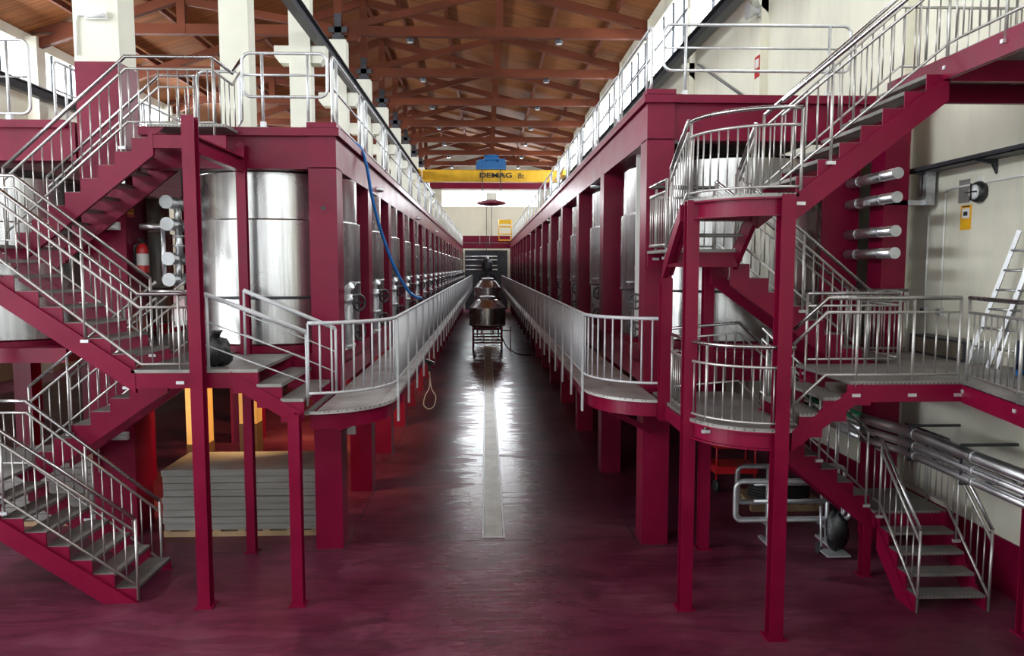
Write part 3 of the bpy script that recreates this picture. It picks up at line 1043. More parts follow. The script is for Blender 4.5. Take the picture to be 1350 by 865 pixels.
def flight(st, axis, o, d, n, rise, run, w, floor_foot=False, t0=0, t1=0, band=0.20):
    """One flight. axis 'x' or 'y'; o = (x, y, z) of the foot at its lower width edge; d = +1/-1 climbing direction; w = width.
    Adds two stringers, a sawtooth bracket pair and a perforated tread for each step."""
    ox, oy, oz = o

    def P(u, wv, z):
        return (ox + d * u, oy + wv, oz + z) if axis == 'x' else (ox + wv, oy + d * u, oz + z)

    m = rise / run
    u1 = (n - 1) * run + t1
    bt = -0.005
    lo = -band / math.cos(math.atan(m))
    if floor_foot:
        poly = [(-bt / m - 0.02, 0.0), (-lo / m, 0.0), (u1, m * u1 + lo), (u1, m * u1 + bt)]
    else:
        poly = [(t0, m * t0 + lo), (u1, m * u1 + lo), (u1, m * u1 + bt), (t0, m * t0 + bt)]
    for wv in (0.0, w - 0.05):
        pts = []
        for wq in (wv, wv + 0.05):
            for (u, z) in poly:
                pts.append(P(u, wq, z))
        k = len(poly)
        fs = [tuple(range(k)), tuple(range(2 * k - 1, k - 1, -1))] + [(i, i + k, (i + 1) % k + k, (i + 1) % k) for i in range(k)]
        mb = MB()
        mb._add(pts, fs)
        mb.build('stringer', 'crimson', st)
    # sawtooth plate of one step
    tri = [(0, -0.02), (run, rise - 0.02), (run, rise), (0, rise)]
    tri = [(0.0, bt), (run, m * run + bt), (run, rise), (0.0, rise)]

    def saw(wq):
        vs = []
        for ww in (wq, wq + 0.014):
            for (u, z) in ((0, 0), (run, rise - 0.004), (run, rise - 0.004), (0, rise - 0.004)):
                pass
        pl = [(0, -0.02), (run, rise - 0.03), (run - 0.001, rise - 0.005), (0, rise - 0.005)]
        for ww in (wq, wq + 0.014):
            for (u, z) in pl:
                p = (d * u, ww, z) if axis == 'x' else (ww, d * u, z)
                vs.append(p)
        mb = MB()
        mb._add(vs, [(0, 1, 2, 3), (7, 6, 5, 4), (0, 4, 5, 1), (1, 5, 6, 2), (2, 6, 7, 3), (3, 7, 4, 0)])
        return mb.mesh('step_bracket', 'crimson')

    sa, sb = saw(0.030), saw(w - 0.044)
    a0, a1 = (0, d * (run + 0.02))
    if axis == 'x':
        tm = MB().box(min(a0, a1), max(a0, a1), 0.044, w - 0.044, -0.035, 0.0).mesh('tread', 'tread')
    else:
        tm = MB().box(0.044, w - 0.044, min(a0, a1), max(a0, a1), -0.035, 0.0).mesh('tread', 'tread')
    for i in range(n):
        put('step_bracket', sa, st, P(i * run, 0, i * rise))
        put('step_bracket', sb, st, P(i * run, 0, i * rise))
        if i < n - 1:
            put('tread', tm, st, P(i * run, 0, (i + 1) * rise))


def hpost(st, x, y, z0, z1, w=0.13, name='post', rot=0):
    """Rolled H-section post."""
    t = 0.012
    mb = MB().box(-w / 2, w / 2, -w / 2, -w / 2 + t, z0, z1).box(-w / 2, w / 2, w / 2 - t, w / 2, z0, z1).box(-t / 2, t / 2, -w / 2 + t, w / 2 - t, z0, z1)
    o = mb.build(name, 'crimson', st, (x, y, 0))
    o.rotation_euler = (0, 0, rot)
    if z0 == 0:
        MB().box(-w * 0.75, w * 0.75, -w * 0.75, w * 0.75, 0, 0.015).build('base_plate', 'crimson', st, (x, y, 0))
    return o


def landing(st, x0, x1, y0, y1, z, edge=True, band=0.17, drop=0.0):
    MB().box(x0, x1, y0, y1, z - 0.035, z).build('landing_plate', 'tread', st)
    if edge:
        for (p, q) in (((x0, y0), (x1, y0)), ((x0, y1), (x1, y1))):
            MB().bar((p[0], p[1] + 0.030 * (1 if p[1] == y0 else -1), z - drop - 0.02 - band / 2 - 0.012), (q[0], q[1] + 0.030 * (1 if p[1] == y0 else -1), z - drop - 0.02 - band / 2 - 0.012), 0.05, band).build('landing_beam', 'crimson', st)


# ---- zigzag stair on the side of the smaller tanks
SL = thing('steel_staircase', 'crimson zigzag steel staircase with stainless railings in front of the pillars', 'staircase', (0, 0, 0))
YA0, YA1, YC0, YC1 = 7.98, 8.93, 9.00, 9.93
ZL1, ZL2, ZL3, ZL4 = 1.28, 2.58, 3.93, 5.36
flight(SL, 'x', (-3.84, YA0, 0.0), -1, 8, ZL1 / 8, 0.236, YA1 - YA0, True)
landing(SL, -6.9, -5.49, YA0, YC1, ZL1)
flight(SL, 'x', (-5.50, YC0, ZL1), 1, 8, (ZL2 - ZL1) / 8, 0.236, YC1 - YC0, t0=-0.05)
landing(SL, -3.79, -2.45, YA0, 9.42, ZL2)
MB().box(-3.88, -3.25, 9.42, YC1, ZL2 - 0.035, ZL2).build('landing_plate', 'tread', SL)
flight(SL, 'x', (-3.76, YA0, ZL2), -1, 8, (ZL3 - ZL2) / 8, 0.244, YA1 - YA0, t0=-0.01)
landing(SL, -6.9, -5.47, YA0, YC1, ZL3)
flight(SL, 'x', (-5.57, YC0, ZL3), 1, 9, (ZL4 - ZL3) / 9, 0.20, YC1 - YC0, t0=-0.05, t1=0.06)
landing(SL, -3.97, -3.06, YC0, 10.0, ZL4, band=0.15, drop=0.10)
# short flight down to the walkway
MB().prism([(-2.74, ZL2 - 0.02), (-2.74, ZL2 - 0.185), (-2.02, ZW - 0.16), (-1.98, ZW - 0.02), (-1.98, ZW + 0.0)], 'xz', YA0 - 0.002, YA0 + 0.05).build('stringer', 'crimson', SL)
MB().prism([(-2.74, ZL2 - 0.02), (-2.74, ZL2 - 0.185), (-2.02, ZW - 0.16), (-1.98, ZW - 0.02), (-1.98, ZW + 0.0)], 'xz', 9.30, 9.35).build('stringer', 'crimson', SL)
for i, (xa, xb, z) in enumerate(((-2.72, -2.45, ZL2), (-2.47, -2.20, ZL2 - 0.16), (-2.22, -1.97, ZL2 - 0.32))):
    for yy in (YA0 + 0.01, 9.32):
        MB().box(xa, xb, yy, yy + 0.014, z - 0.26, z - 0.036).build('step_bracket', 'crimson', SL)
    if i:
        MB().box(xa, xb, YA0, 9.35, z - 0.035, z).build('tread', 'tread', SL)
MB().box(-1.98, -1.93, 8.05, 9.4, ZW - 0.035, ZW).build('tread', 'tread', SL)
hpost(SL, -3.05, 7.90, 0, 5.23)
hpost(SL, -3.03, 9.44, 0, 5.20, 0.11)
hpost(SL, -2.05, 7.90, 0, 2.11, 0.12)
MB().ibeam((-3.02, 7.96, 4.94), (-3.02, 9.40, 4.94), 0.10, 0.18).build('tie_beam', 'crimson', SL)
hpost(SL, -6.75, 8.1, 0, 3.9, 0.12)
hpost(SL, -6.75, 9.8, 0, 3.9, 0.12)
MB().ibeam((-3.02, 7.96, ZL2 - 0.12), (-3.02, 9.40, ZL2 - 0.12), 0.08, 0.16).build('tie_beam', 'crimson', SL)
# railings
m1 = ZL1 / 8 / 0.236
r_ = lambda x, y, z: (x, y, z)
railing(SL, [(-3.82, YA0 + 0.02, 0.13), (-5.47, YA0 + 0.02, ZL1 + 0.03), (-6.6, YA0 + 0.02, ZL1 + 0.03)], posts=(0.0, 0.5))
railing(SL, [(-3.95, YA1 - 0.03, 0.05), (-5.47, YA1 - 0.03, ZL1 + 0.0), (-5.85, YA1 - 0.03, ZL1)], posts=(0.0, 0.45))
railing(SL, [(-5.50, YC0 + 0.02, ZL1 + 0.10), (-3.95, YC0 + 0.02, ZL2 + 0.06)], posts=(0.0, 0.3, 0.75), h=0.86)
railing(SL, [(-5.50, YC1 - 0.03, ZL1 + 0.10), (-3.95, YC1 - 0.03, ZL2 + 0.06)], posts=(0.0, 0.5), h=0.86)
railing(SL, [(-3.11, YA0 + 0.02, ZL2), (-3.69, YA0 + 0.02, ZL2), (-5.45, YA0 + 0.02, ZL3 + 0.04), (-6.4, YA0 + 0.02, ZL3 + 0.04)], posts=(0.05, 0.35, 0.62), foot=0.14)
railing(SL, [(-3.96, YA1 - 0.03, ZL2 + 0.15), (-5.47, YA1 - 0.03, ZL3), (-5.9, YA1 - 0.03, ZL3)], posts=(0.0, 0.4))
railing(SL, [(-3.96, YA1 - 0.03, ZL2), (-3.45, YA1 - 0.03, ZL2)], posts=(0.0, 1.0), bal=False, mid=None, h=0.81)
railing(SL, [(-5.66, YC0 + 0.02, ZL3 + 0.10), (-4.20, YC0 + 0.02, ZL4 - 0.04), (-3.20, YC0 + 0.02, ZL4 - 0.04), (-3.13, 9.50, ZL4 - 0.10), (-3.05, 9.62, ZL4 + 0.10)], h=0.81, posts=(0.0, 0.45, 0.8), foot=0.18)
railing(SL, [(-5.66, YC1 - 0.03, ZL3 + 0.10), (-4.20, YC1 - 0.03, ZL4 - 0.04), (-3.75, YC1 - 0.03, ZL4 - 0.04)], h=0.81, posts=(0.0, 0.5, 1.0))
lp = MB().tube([(p[0], 9.93, p[1]) for p in rounded_loop(-3.72, -3.18, 5.45, 6.2)], 0.019, 8, True).build('gate_loop', 'galv', SL)
# rails of the short flight
railing(SL, [(-3.00, YA0 + 0.03, ZL2 + 0.0), (-1.95, YA0 + 0.10, ZW + 0.06)], h=0.81, mid=None, bal=False, posts=(0.02, 1.0), extra=(0.52, 0.26), mat='white_rail', foot=0.0, top_r=0.026)
railing(SL, [(-3.0, 9.30, ZL2), (-1.88, 9.30, ZW + 0.0)], h=0.81, mid=None, bal=False, posts=(0.0, 1.0), extra=(0.52, 0.26), mat='white_rail', foot=0.0, top_r=0.026)

# ---- winding stair beside the wall
SR = thing('steel_staircase', 'crimson winding steel staircase with curved landings beside the cream wall', 'staircase', (0, 0, 0))
ZA, ZQ, ZP, ZD, ZE_, ZB = 0.82, 2.10, 2.57, 3.88, 4.38, 5.66
hpost(SR, 2.86, 7.00, 0, 4.36, 0.135)
hpost(SR, 2.14, 7.66, 0, 4.36, 0.13)
hpost(SR, 2.84, 9.36, 0, 3.72, 0.13)
hpost(SR, 2.10, 8.55, 1.88, 3.55, 0.13)
hpost(SR, 5.40, 6.95, 0, 2.42, 0.13)
hpost(SR, 4.52, 8.44, 0, 0.72, 0.10)
# foot flight and low landing
flight(SR, 'y', (4.56, 7.50, 0.0), 1, 5, ZA / 5, 0.19, 0.84, True)
landing(SR, 4.56, 5.42, 8.33, 9.22, ZA)
flight(SR, 'x', (4.55, 8.40, ZA), -1, 8, (ZQ - ZA) / 8, 0.20, 0.82, t0=-0.05)
railing(SR, [(4.59, 7.46, 0.10), (4.59, 8.28, ZA + 0.06), (4.59, 8.42, ZA + 0.06)], posts=(0.0, 0.85), h=0.80)
railing(SR, [(5.37, 7.46, 0.10), (5.37, 8.28, ZA + 0.06), (5.37, 9.14, ZA + 0.06)], posts=(0.0, 0.35, 0.7), h=0.80)
railing(SR, [(4.50, 8.42, ZA + 0.14), (3.20, 8.42, ZQ + 0.08)], posts=(0.0, 0.45, 0.95), h=0.80)
railing(SR, [(4.50, 9.20, ZA + 0.14), (3.20, 9.20, ZQ + 0.08), (2.25, 9.20, ZQ)], posts=(0.0, 0.4, 1.0), h=0.80)


def quarter(z, st, arc_c, R):
    """Rounded landing: plate, rolled edge beam; returns the arc points."""
    cx, cy = arc_c
    arc = [(cx - R * math.cos(t), cy - R * math.sin(t)) for t in [PI / 2 * k / 20 for k in range(21)]]
    return arc


arcQ = quarter(ZQ, SR, (2.88, 7.76), 0.76)
MB().prism(arcQ + [(3.05, 7.0), (3.05, 8.0), (3.15, 8.0), (3.15, 9.22), (2.12, 9.22)], 'xy', ZQ - 0.035, ZQ).build('landing_plate', 'tread', SR)
k_ = ring_band(MB(), arcQ, 0.055, 0.012, ZQ - 0.20, ZQ - 0.037)
ring_band(k_, arcQ, 0.0, 0.10, ZQ - 0.052, ZQ - 0.036)
ring_band(k_, arcQ, 0.0, 0.10, ZQ - 0.215, ZQ - 0.20)
k_.build('rolled_beam', 'crimson', SR)
MB().bar((2.13, 7.7, ZQ - 0.12), (2.13, 9.3, ZQ - 0.12), 0.06, 0.16).build('landing_beam', 'crimson', SR)
MB().bar((2.13, 9.22, ZQ - 0.12), (3.15, 9.22, ZQ - 0.12), 0.06, 0.16).build('landing_beam', 'crimson', SR)
pathQ = [(2.16, 8.45, ZQ)] + [(x + 0.02, y + 0.02, ZQ) for x, y in arcQ[::1]] + [(3.0, 7.02, ZQ)]
railing(SR, pathQ, h=0.80, mid=0.60, low=0.05, posts=(0.0, 0.55), gap=0.10)
# steps from the rounded landing up to the wall landing
MB().prism([(2.98, ZQ - 0.02), (2.98, ZQ - 0.22), (3.66, ZP - 0.19), (3.66, ZP - 0.02)], 'xz', 6.998, 7.048).build('stringer', 'crimson', SR)
MB().prism([(2.98, ZQ - 0.02), (2.98, ZQ - 0.22), (3.66, ZP - 0.19), (3.66, ZP - 0.02)], 'xz', 7.95, 8.0).build('stringer', 'crimson', SR)
for i in range(3):
    x0 = 3.05 + i * 0.235
    z = ZQ + (i + 1) * (ZP - ZQ) / 3
    if i < 2:
        MB().box(x0, x0 + 0.26, 7.0, 8.0, z - 0.035, z).build('tread', 'tread', SR)
    for yy in (7.008, 7.978):
        MB().box(x0, x0 + 0.235, yy, yy + 0.014, z - 0.24, z - 0.036).build('step_bracket', 'crimson', SR)
# wall landing and the gallery that runs toward the viewer
MB().prism([(3.55, 7.0), (4.66, 7.0), (4.12, 4.4), (5.83, 4.4), (5.83, 9.42), (4.75, 9.42), (4.75, 8.3), (3.55, 8.3)], 'xy', ZP - 0.035, ZP).build('landing_plate', 'tread', SR)
MB().bar((3.60, 7.028, ZP - 0.122), (4.66, 7.028, ZP - 0.122), 0.05, 0.17).build('landing_beam', 'crimson', SR)
MB().bar((4.68, 7.0, ZP - 0.13), (4.14, 4.4, ZP - 0.13), 0.05, 0.17).build('landing_beam', 'crimson', SR)
MB().bar((3.60, 8.28, ZP - 0.12), (4.75, 8.28, ZP - 0.12), 0.05, 0.17).build('landing_beam', 'crimson', SR)
MB().bar((4.75, 8.3, ZP - 0.12), (4.75, 9.4, ZP - 0.12), 0.05, 0.17).build('landing_beam', 'crimson', SR)
MB().bar((4.7, 7.0, ZP - 0.12), (5.8, 7.0, ZP - 0.12), 0.05, 0.17).build('landing_beam', 'crimson', SR)
railing(SR, [(2.98, 7.02, ZQ + 0.16), (3.30, 7.02, ZP), (4.62, 7.02, ZP)], posts=(0.38, 0.72, 1.0), h=0.81, foot=0.14)
railing(SR, [(4.68, 6.98, ZP), (4.16, 4.5, ZP)], posts=(0.0, 0.4, 0.8), h=0.81, foot=0.10)
railing(SR, [(3.65, 8.26, ZP), (4.72, 8.26, ZP)], posts=(0.0, 1.0), h=0.81)
railing(SR, [(4.78, 8.35, ZP), (4.78, 9.35, ZP), (5.45, 9.36, ZP)], posts=(0.0, 0.6, 1.0), h=0.81)
# flight over the low one, up to the back landing
flight(SR, 'x', (4.40, 8.42, ZP), -1, 8, (ZD - ZP) / 8, 0.226, 0.80, t0=-0.05)
landing(SR, 2.06, 2.86, 8.32, 9.42, ZD)
railing(SR, [(4.48, 8.44, ZP + 0.02), (2.86, 8.44, ZD + 0.06)], posts=(0.02, 0.5, 1.0), h=0.80)
railing(SR, [(4.60, 9.19, ZP + 0.02), (2.86, 9.19, ZD + 0.06)], posts=(0.02, 0.5, 1.0), h=0.80)
railing(SR, [(2.90, 9.38, ZD), (2.09, 9.38, ZD), (2.09, 8.55, ZD)], posts=(0.0, 0.45, 1.0), h=0.80)
# three steps toward the viewer up to the rounded upper landing
for x in (2.12, 2.84):
    MB().prism([(8.50, ZD - 0.30), (8.50, ZD - 0.02), (7.84, ZE_ - 0.02), (7.84, ZE_ - 0.26)], 'yz', x, x + 0.05).build('stringer', 'crimson', SR)
MB().prism([(8.62, ZD - 0.42), (8.50, ZD - 0.15), (7.80, ZE_ - 0.05), (7.80, ZE_ - 0.22)], 'yz', 2.05, 2.11).build('brace', 'crimson', SR)
for i in range(2):
    y1 = 8.36 - i * 0.22
    z = ZD + (i + 1) * (ZE_ - ZD) / 3
    MB().box(2.17, 2.84, y1 - 0.24, y1, z - 0.035, z).build('tread', 'tread', SR)
railing(SR, [(2.10, 8.40, ZD + 0.10), (2.12, 7.78, ZE_ + 0.02)], posts=(0.0,), h=0.80, gap=0.09)
railing(SR, [(2.88, 8.40, ZD + 0.10), (2.88, 7.92, ZE_ + 0.02)], posts=(0.0, 1.0), h=0.80, gap=0.09)
arcE = quarter(ZE_, SR, (2.88, 7.76), 0.76)
MB().prism(arcE + [(2.98, 7.0), (2.98, 7.92), (2.12, 7.92)], 'xy', ZE_ - 0.035, ZE_).build('landing_plate', 'tread', SR)
k_ = ring_band(MB(), arcE, 0.055, 0.012, ZE_ - 0.20, ZE_ - 0.037)
ring_band(k_, arcE, 0.0, 0.10, ZE_ - 0.052, ZE_ - 0.036)
ring_band(k_, arcE, 0.0, 0.10, ZE_ - 0.215, ZE_ - 0.20)
k_.build('rolled_beam', 'crimson', SR)
MB().bar((2.13, 7.9, ZE_ - 0.12), (2.95, 7.9, ZE_ - 0.12), 0.05, 0.17).build('landing_beam', 'crimson', SR)
railing(SR, [(x + 0.02, y + 0.02, ZE_) for x, y in arcE] + [(3.0, 7.02, ZE_)], h=0.80, mid=0.64, posts=(0.02, 1.0), gap=0.10)
# top flight to the bridge along the wall
flight(SR, 'x', (2.96, 7.0, ZE_), 1, 8, (ZB - ZE_) / 8, 0.204, 0.92, t0=-0.05)
MB().prism([(4.36, 7.0), (4.36, 3.5), (5.83, 3.5), (5.83, 8.0), (4.36, 8.0)], 'xy', ZB - 0.035, ZB).build('landing_plate', 'tread', SR)
MB().bar((4.36, 7.0, ZB - 0.12), (4.36, 3.5, ZB - 0.12), 0.06, 0.20).build('landing_beam', 'crimson', SR)
MB().bar((4.40, 7.03, ZB - 0.12), (5.83, 7.03, ZB - 0.12), 0.06, 0.22).build('landing_beam', 'crimson', SR)
MB().bar((4.40, 7.95, ZB - 0.12), (5.83, 7.95, ZB - 0.12), 0.06, 0.22).build('landing_beam', 'crimson', SR)
MB().bar((4.36, 7.0, ZB - 0.12), (4.36, 8.0, ZB - 0.12), 0.06, 0.22).build('landing_beam', 'crimson', SR)
railing(SR, [(2.80, 7.02, ZE_ + 0.05), (4.36, 7.02, ZB + 0.05), (4.34, 6.8, ZB + 0.05), (4.34, 3.8, ZB + 0.05)], h=0.80, posts=(0.1, 0.33, 0.5, 0.7), foot=0.16)
railing(SR, [(2.96, 7.90, ZE_ + 0.10), (4.40, 7.90, ZB + 0.08), (5.7, 7.90, ZB + 0.08)], h=0.80, posts=(0.0, 0.35, 0.6, 0.98))

# ------------------------------------------------------------------ floor drain
dr = thing('floor_drain', 'long floor drain channel with brown gratings down the middle aisle', 'drain', (0.1, 9.85, 0))
gm = MB().box(-0.125, 0.125, 0, 0.49, -0.004, 0.006).mesh('grating', 'drain')
for i in range(104):
    put('grating', gm, dr, (0, i * 0.5, 0))
for x in (-0.145, 0.145):
    MB().box(x - 0.012, x + 0.012, -0.02, 52, -0.004, 0.010).build('channel_edge', 'galv', dr)
MB().box(-0.157, 0.157, -0.03, -0.005, -0.004, 0.010).build('channel_edge', 'galv', dr)

# ------------------------------------------------------------------ wheeled vats in the aisle


def vat(label, loc, R, z0, z1, zt, ztop):
    t = thing('wheeled_vat', label, 'vat', loc, 'wheeled steel vats in the aisle')
    MB().lathe([(R * 0.3, z0 - 0.12), (R * 0.9, z0), (R, z0 + 0.06), (R, z1), (R * 0.97, z1 + 0.03), (R * 0.6, zt), (R * 0.42, zt + 0.02)], 36).build('body', 'steel', t)
    MB().lathe([(R * 0.42, zt), (R * 0.42, ztop), (R * 0.46, ztop), (R * 0.46, ztop + 0.05), (R * 0.2, ztop + 0.09)], 24).build('lid', 'galv', t)
    MB().lathe([(R + 0.012, z0 + 0.05), (R + 0.012, z0 + 0.10)], 36).build('band', 'galv', t)
    f = MB()
    e = R * 0.78
    for s in (-1, 1):
        f.bar((-e, s * e, z0 - 0.06), (e, s * e, z0 - 0.06), 0.07, 0.1).bar((s * e, -e, z0 - 0.06), (s * e, e, z0 - 0.06), 0.07, 0.1)
        f.bar((-e, s * e, 0.42), (e, s * e, 0.42), 0.06, 0.06).bar((s * e, -e, 0.42), (s * e, e, 0.42), 0.06, 0.06).bar((s * e * 0.4, -e, z0 - 0.25), (s * e * 0.4, e, z0 - 0.25), 0.07, 0.09)
        f.bar((-e, s * e, 0.70), (e, s * e, 0.70), 0.06, 0.06)
    f.build('frame', 'crimson', t)
    for sx in (-1, 1):
        for sy in (-1, 1):
            lg = MB().box(sx * e - 0.035, sx * e + 0.035, sy * e - 0.035, sy * e + 0.035, 0.20, z0 - 0.03).build('leg', 'crimson', t)
            MB().lathe([(0.11, -0.03), (0.11, 0.03)], 14, (sx * e, sy * e, 0.11), 'x').build('caster', 'rubber', lg)
            MB().box(sx * e - 0.045, sx * e + 0.045, sy * e - 0.03, sy * e + 0.03, 0.16, 0.22).build('fork', 'dark_steel', lg)
    return t


v1 = vat('large round stainless vat on red wheeled frame standing over the drain', (0.08, 32.6, 0), 0.80, 1.10, 1.92, 2.26, 2.36)
MB().bar((1.0, -0.5, 0.0), (1.0, -0.5, 1.1), 0.05, 0.05).bar((0.62, -0.5, 0.95), (1.0, -0.5, 0.95), 0.05, 0.05).build('prop_leg', 'crimson', v1)
vat('smaller round stainless vat standing behind the large one in the aisle', (0.12, 39.5, 0), 0.72, 1.85, 2.62, 2.98, 3.05)
pm_ = thing('pump_mast', 'dark upright pump mast with valves behind the vats', 'pump', (0.1, 46.0, 0))
MB().tube([(0, 0, 0.1), (0, 0, 4.1)], 0.16, 12).build('mast', 'dark_steel', pm_)
MB().lathe([(0.30, 0), (0.34, 0.2), (0.34, 0.55), (0.2, 0.75)], 16, (0, 0, 3.45)).build('motor', 'dark_steel', pm_)
MB().lathe([(0.10, 0), (0.14, 0.1), (0.05, 0.22)], 12, (0, -0.1, 4.15)).build('cap', 'galv', pm_)
for s in (-1, 1):
    MB().tube([(0, 0, 3.3), (s * 0.45, 0, 3.2), (s * 0.5, 0, 2.6)], 0.07, 8).build('side_pipe', 'dark_steel', pm_)
    MB().bar((0, 0, 2.9), (s * 0.55, 0, 0.0), 0.09, 0.09).build('brace', 'dark_steel', pm_)
MB().box(-0.5, 0.5, -0.4, 0.4, 0, 0.12).build('base', 'dark_steel', pm_)

# ------------------------------------------------------------------ far end of the hall
eb = thing('cross_bridge', 'crimson bridge joining both tank decks at the far end', 'bridge', (0.1, 61.35, 0))
MB().box(-1.96, 1.95, 0, 0.2, 5.25, 5.7).build('beam', 'crimson', eb)
MB().box(-1.96, 1.95, 0.0, 2.6, 5.66, 5.74).build('deck_plate', 'tread', eb)
MB().box(-1.96, 1.95, 0.0, 0.05, 5.74, 6.3).build('kick_panel', 'crimson', eb)
for x in (-0.55, 0.25):
    MB().tube([(x, -0.02, 5.5), (x, -0.02, 6.35)], 0.02, 6).build('post', 'galv', eb)
struct(MB().box(-1.8, 1.95, YE - 0.45, YE - 0.05, 0, 5.2).build('dark_end_sheet', 'dark_steel'))  # dark sheet stands in for the unlit passage under the bridge
for i, z in enumerate((4.65, 4.35, 3.85, 3.5)):
    p = MB().tube([(-1.75, YE - 0.52, z), (1.05, YE - 0.52, z)], 0.075, 8).build('pipe', 'pipe')
    tag(p, 'silver pipe across the dark far end below the bridge, %s' % ('topmost', 'second from top', 'third from top', 'lowest')[i], 'pipe', 'pipes at the far end')
cg = thing('access_cage', 'yellow tube access cage on the deck edge at the far end', 'cage', (1.6, 60.5, RZT))
for x in (-0.5, 0.5):
    for y in (-0.3, 0.3):
        MB().tube([(x, y, 0), (x, y, 1.7)], 0.035, 6).build('post', 'yellow', cg)
for z in (0.05, 0.55, 1.15, 1.65):
    MB().tube([(-0.5, -0.3, z), (0.5, -0.3, z), (0.5, 0.3, z), (-0.5, 0.3, z)], 0.035, 6, True).build('rail', 'yellow', cg)
MB().box(-0.5, 0.5, -0.31, -0.29, 1.35, 1.65).build('top_sheet', 'yellow', cg)

# ------------------------------------------------------------------ beside the zigzag stair
pg = thing('pipe_manifold', 'stack of clad pipes with capped ends between pillar and first tank', 'pipes', (-4.22, 10.05, 0))
for z in (4.54, 4.25, 3.79, 3.51):
    p = MB().tube([(0, 0, z), (0, 1.7, z)], 0.085, 14).build('pipe', 'pipe', pg)
    MB().lathe([(0.09, -0.012), (0.09, 0.0)], 16, (0, 0, z), 'y').build('end_cap', 'galv', p)
MB().tube([(0.04, 0.25, 4.25), (0.04, 0.25, 4.54)], 0.045, 10).build('riser', 'pipe', pg)
MB().tube([(0.07, 0.2, 3.79), (0.07, 0.2, 4.25)], 0.05, 10).build('riser', 'pipe', pg)
MB().tube([(-0.10, 0.1, 3.50), (-0.10, 0.1, 4.24)], 0.03, 8).build('riser', 'pipe', pg)
MB().tube([(0.05, 0.2, 3.51), (0.05, 0.2, 3.79)], 0.04, 10).build('riser', 'pipe', pg)
MB().tube([(-0.42, 0.15, 4.22), (0, 0.15, 4.22)], 0.04, 10).build('branch', 'pipe', pg)
for z in (3.95, 4.08):
    MB().lathe([(0.075, 0), (0.075, 0.03)], 12, (0.07, 0.2, z)).build('flange', 'galv', pg)
MB().tube([(-0.02, 0.6, 4.6), (-0.02, 0.6, 5.35)], 0.015, 6).build('hanger', 'dark_steel', pg)


def batten(label, x, y, z, L=0.28):
    t = thing('wall_lamp', label, 'lamp', (x, y, z))
    MB().box(-L / 2, L / 2, -0.06, 0.0, -0.05, 0.05).build('housing', 'white', t)
    MB().tube([(-L / 2 + 0.02, -0.075, -0.01), (L / 2 - 0.02, -0.075, -0.01)], 0.028, 8).build('diffuser', 'lens', t)
    MB().tube([(-L / 2, -0.02, 0), (-L / 2 - 0.10, -0.02, 0.01), (-L / 2 - 0.13, -0.02, -0.08), (-L / 2 - 0.13, -0.02, -0.5)], 0.012, 6).build('conduit', 'white', t)


batten('white lamp high on the cream face of the pillar behind the stairs', -5.02, 10.08, 6.92)
batten('white lamp at mid height on the crimson pillar behind the stairs', -4.98, 10.075, 4.22)
batten('white lamp low on the dark crimson pillar under the landing', -4.98, 10.075, 1.40)

fe = thing('fire_extinguisher', 'red fire extinguisher hung on the side of the crimson pillar', 'extinguisher', (-4.66, 10.28, 3.60))
MB().lathe([(0.07, 0), (0.078, 0.02), (0.078, 0.32), (0.05, 0.38), (0.025, 0.40)], 18).build('cylinder', 'red', fe)
MB().box(-0.02, 0.02, -0.02, 0.02, 0.40, 0.44).box(-0.015, 0.015, -0.09, 0.03, 0.44, 0.46).build('valve', 'black', fe)
MB().tube([(0, -0.03, 0.42), (-0.07, -0.08, 0.36), (-0.09, -0.05, 0.1)], 0.012, 6).build('hose', 'black', fe)
MB().lathe([(0.0795, 0.10), (0.0795, 0.26)], 18).build('paper_label', 'white', fe)
MB().box(-0.11, -0.06, -0.03, 0.03, 0.25, 0.34).build('bracket', 'dark_steel', fe)
sg = MB().box(0, 0.006, -0.10, 0.10, -0.17, 0.17).build('safety_sign', 'red', None, (-4.776, 10.22, 4.52))
tag(sg, 'small red extinguisher sign with pale marks on the crimson pillar side', 'sign')
MB().box(0.006, 0.008, -0.08, 0.08, 0.0, 0.15).build('pictogram_field', 'orange', sg)
MB().box(0.008, 0.010, -0.02, 0.02, 0.02, 0.13).build('pictogram', 'red', sg)
for k in range(3):
    MB().box(0.006, 0.008, -0.08, 0.08, -0.04 - k * 0.045, -0.015 - k * 0.045).build('text_line', 'orange', sg)

# bag on the landing
bm_ = MB()
rg, sg_ = 9, 16
vs, fs = [], []
for i in range(rg + 1):
    th = PI * i / rg
    for j in range(sg_):
        ph = 2 * PI * j / sg_
        r = 1 + 0.16 * math.sin(3 * ph + 2 * th) + 0.10 * random.uniform(-1, 1)
        vs.append((0.17 * r * math.sin(th) * math.cos(ph), 0.14 * r * math.sin(th) * math.sin(ph), max(0, 0.16 - 0.17 * r * math.cos(th) * 0.95)))
for i in range(rg):
    for j in range(sg_):
        j2 = (j + 1) % sg_
        fs.append((i * sg_ + j, i * sg_ + j2, (i + 1) * sg_ + j2, (i + 1) * sg_ + j))
bm_._add(vs, fs, True)
bg_ = bm_.build('rubbish_bag', 'bag', None, (-2.98, 8.26, ZL2))
tag(bg_, 'crumpled black plastic bag on the landing behind the post', 'bag')
MB().lathe([(0.03, 0), (0.05, 0.06), (0.08, 0.10)], 10, (0, 0, 0.30)).build('knot', 'bag', bg_)

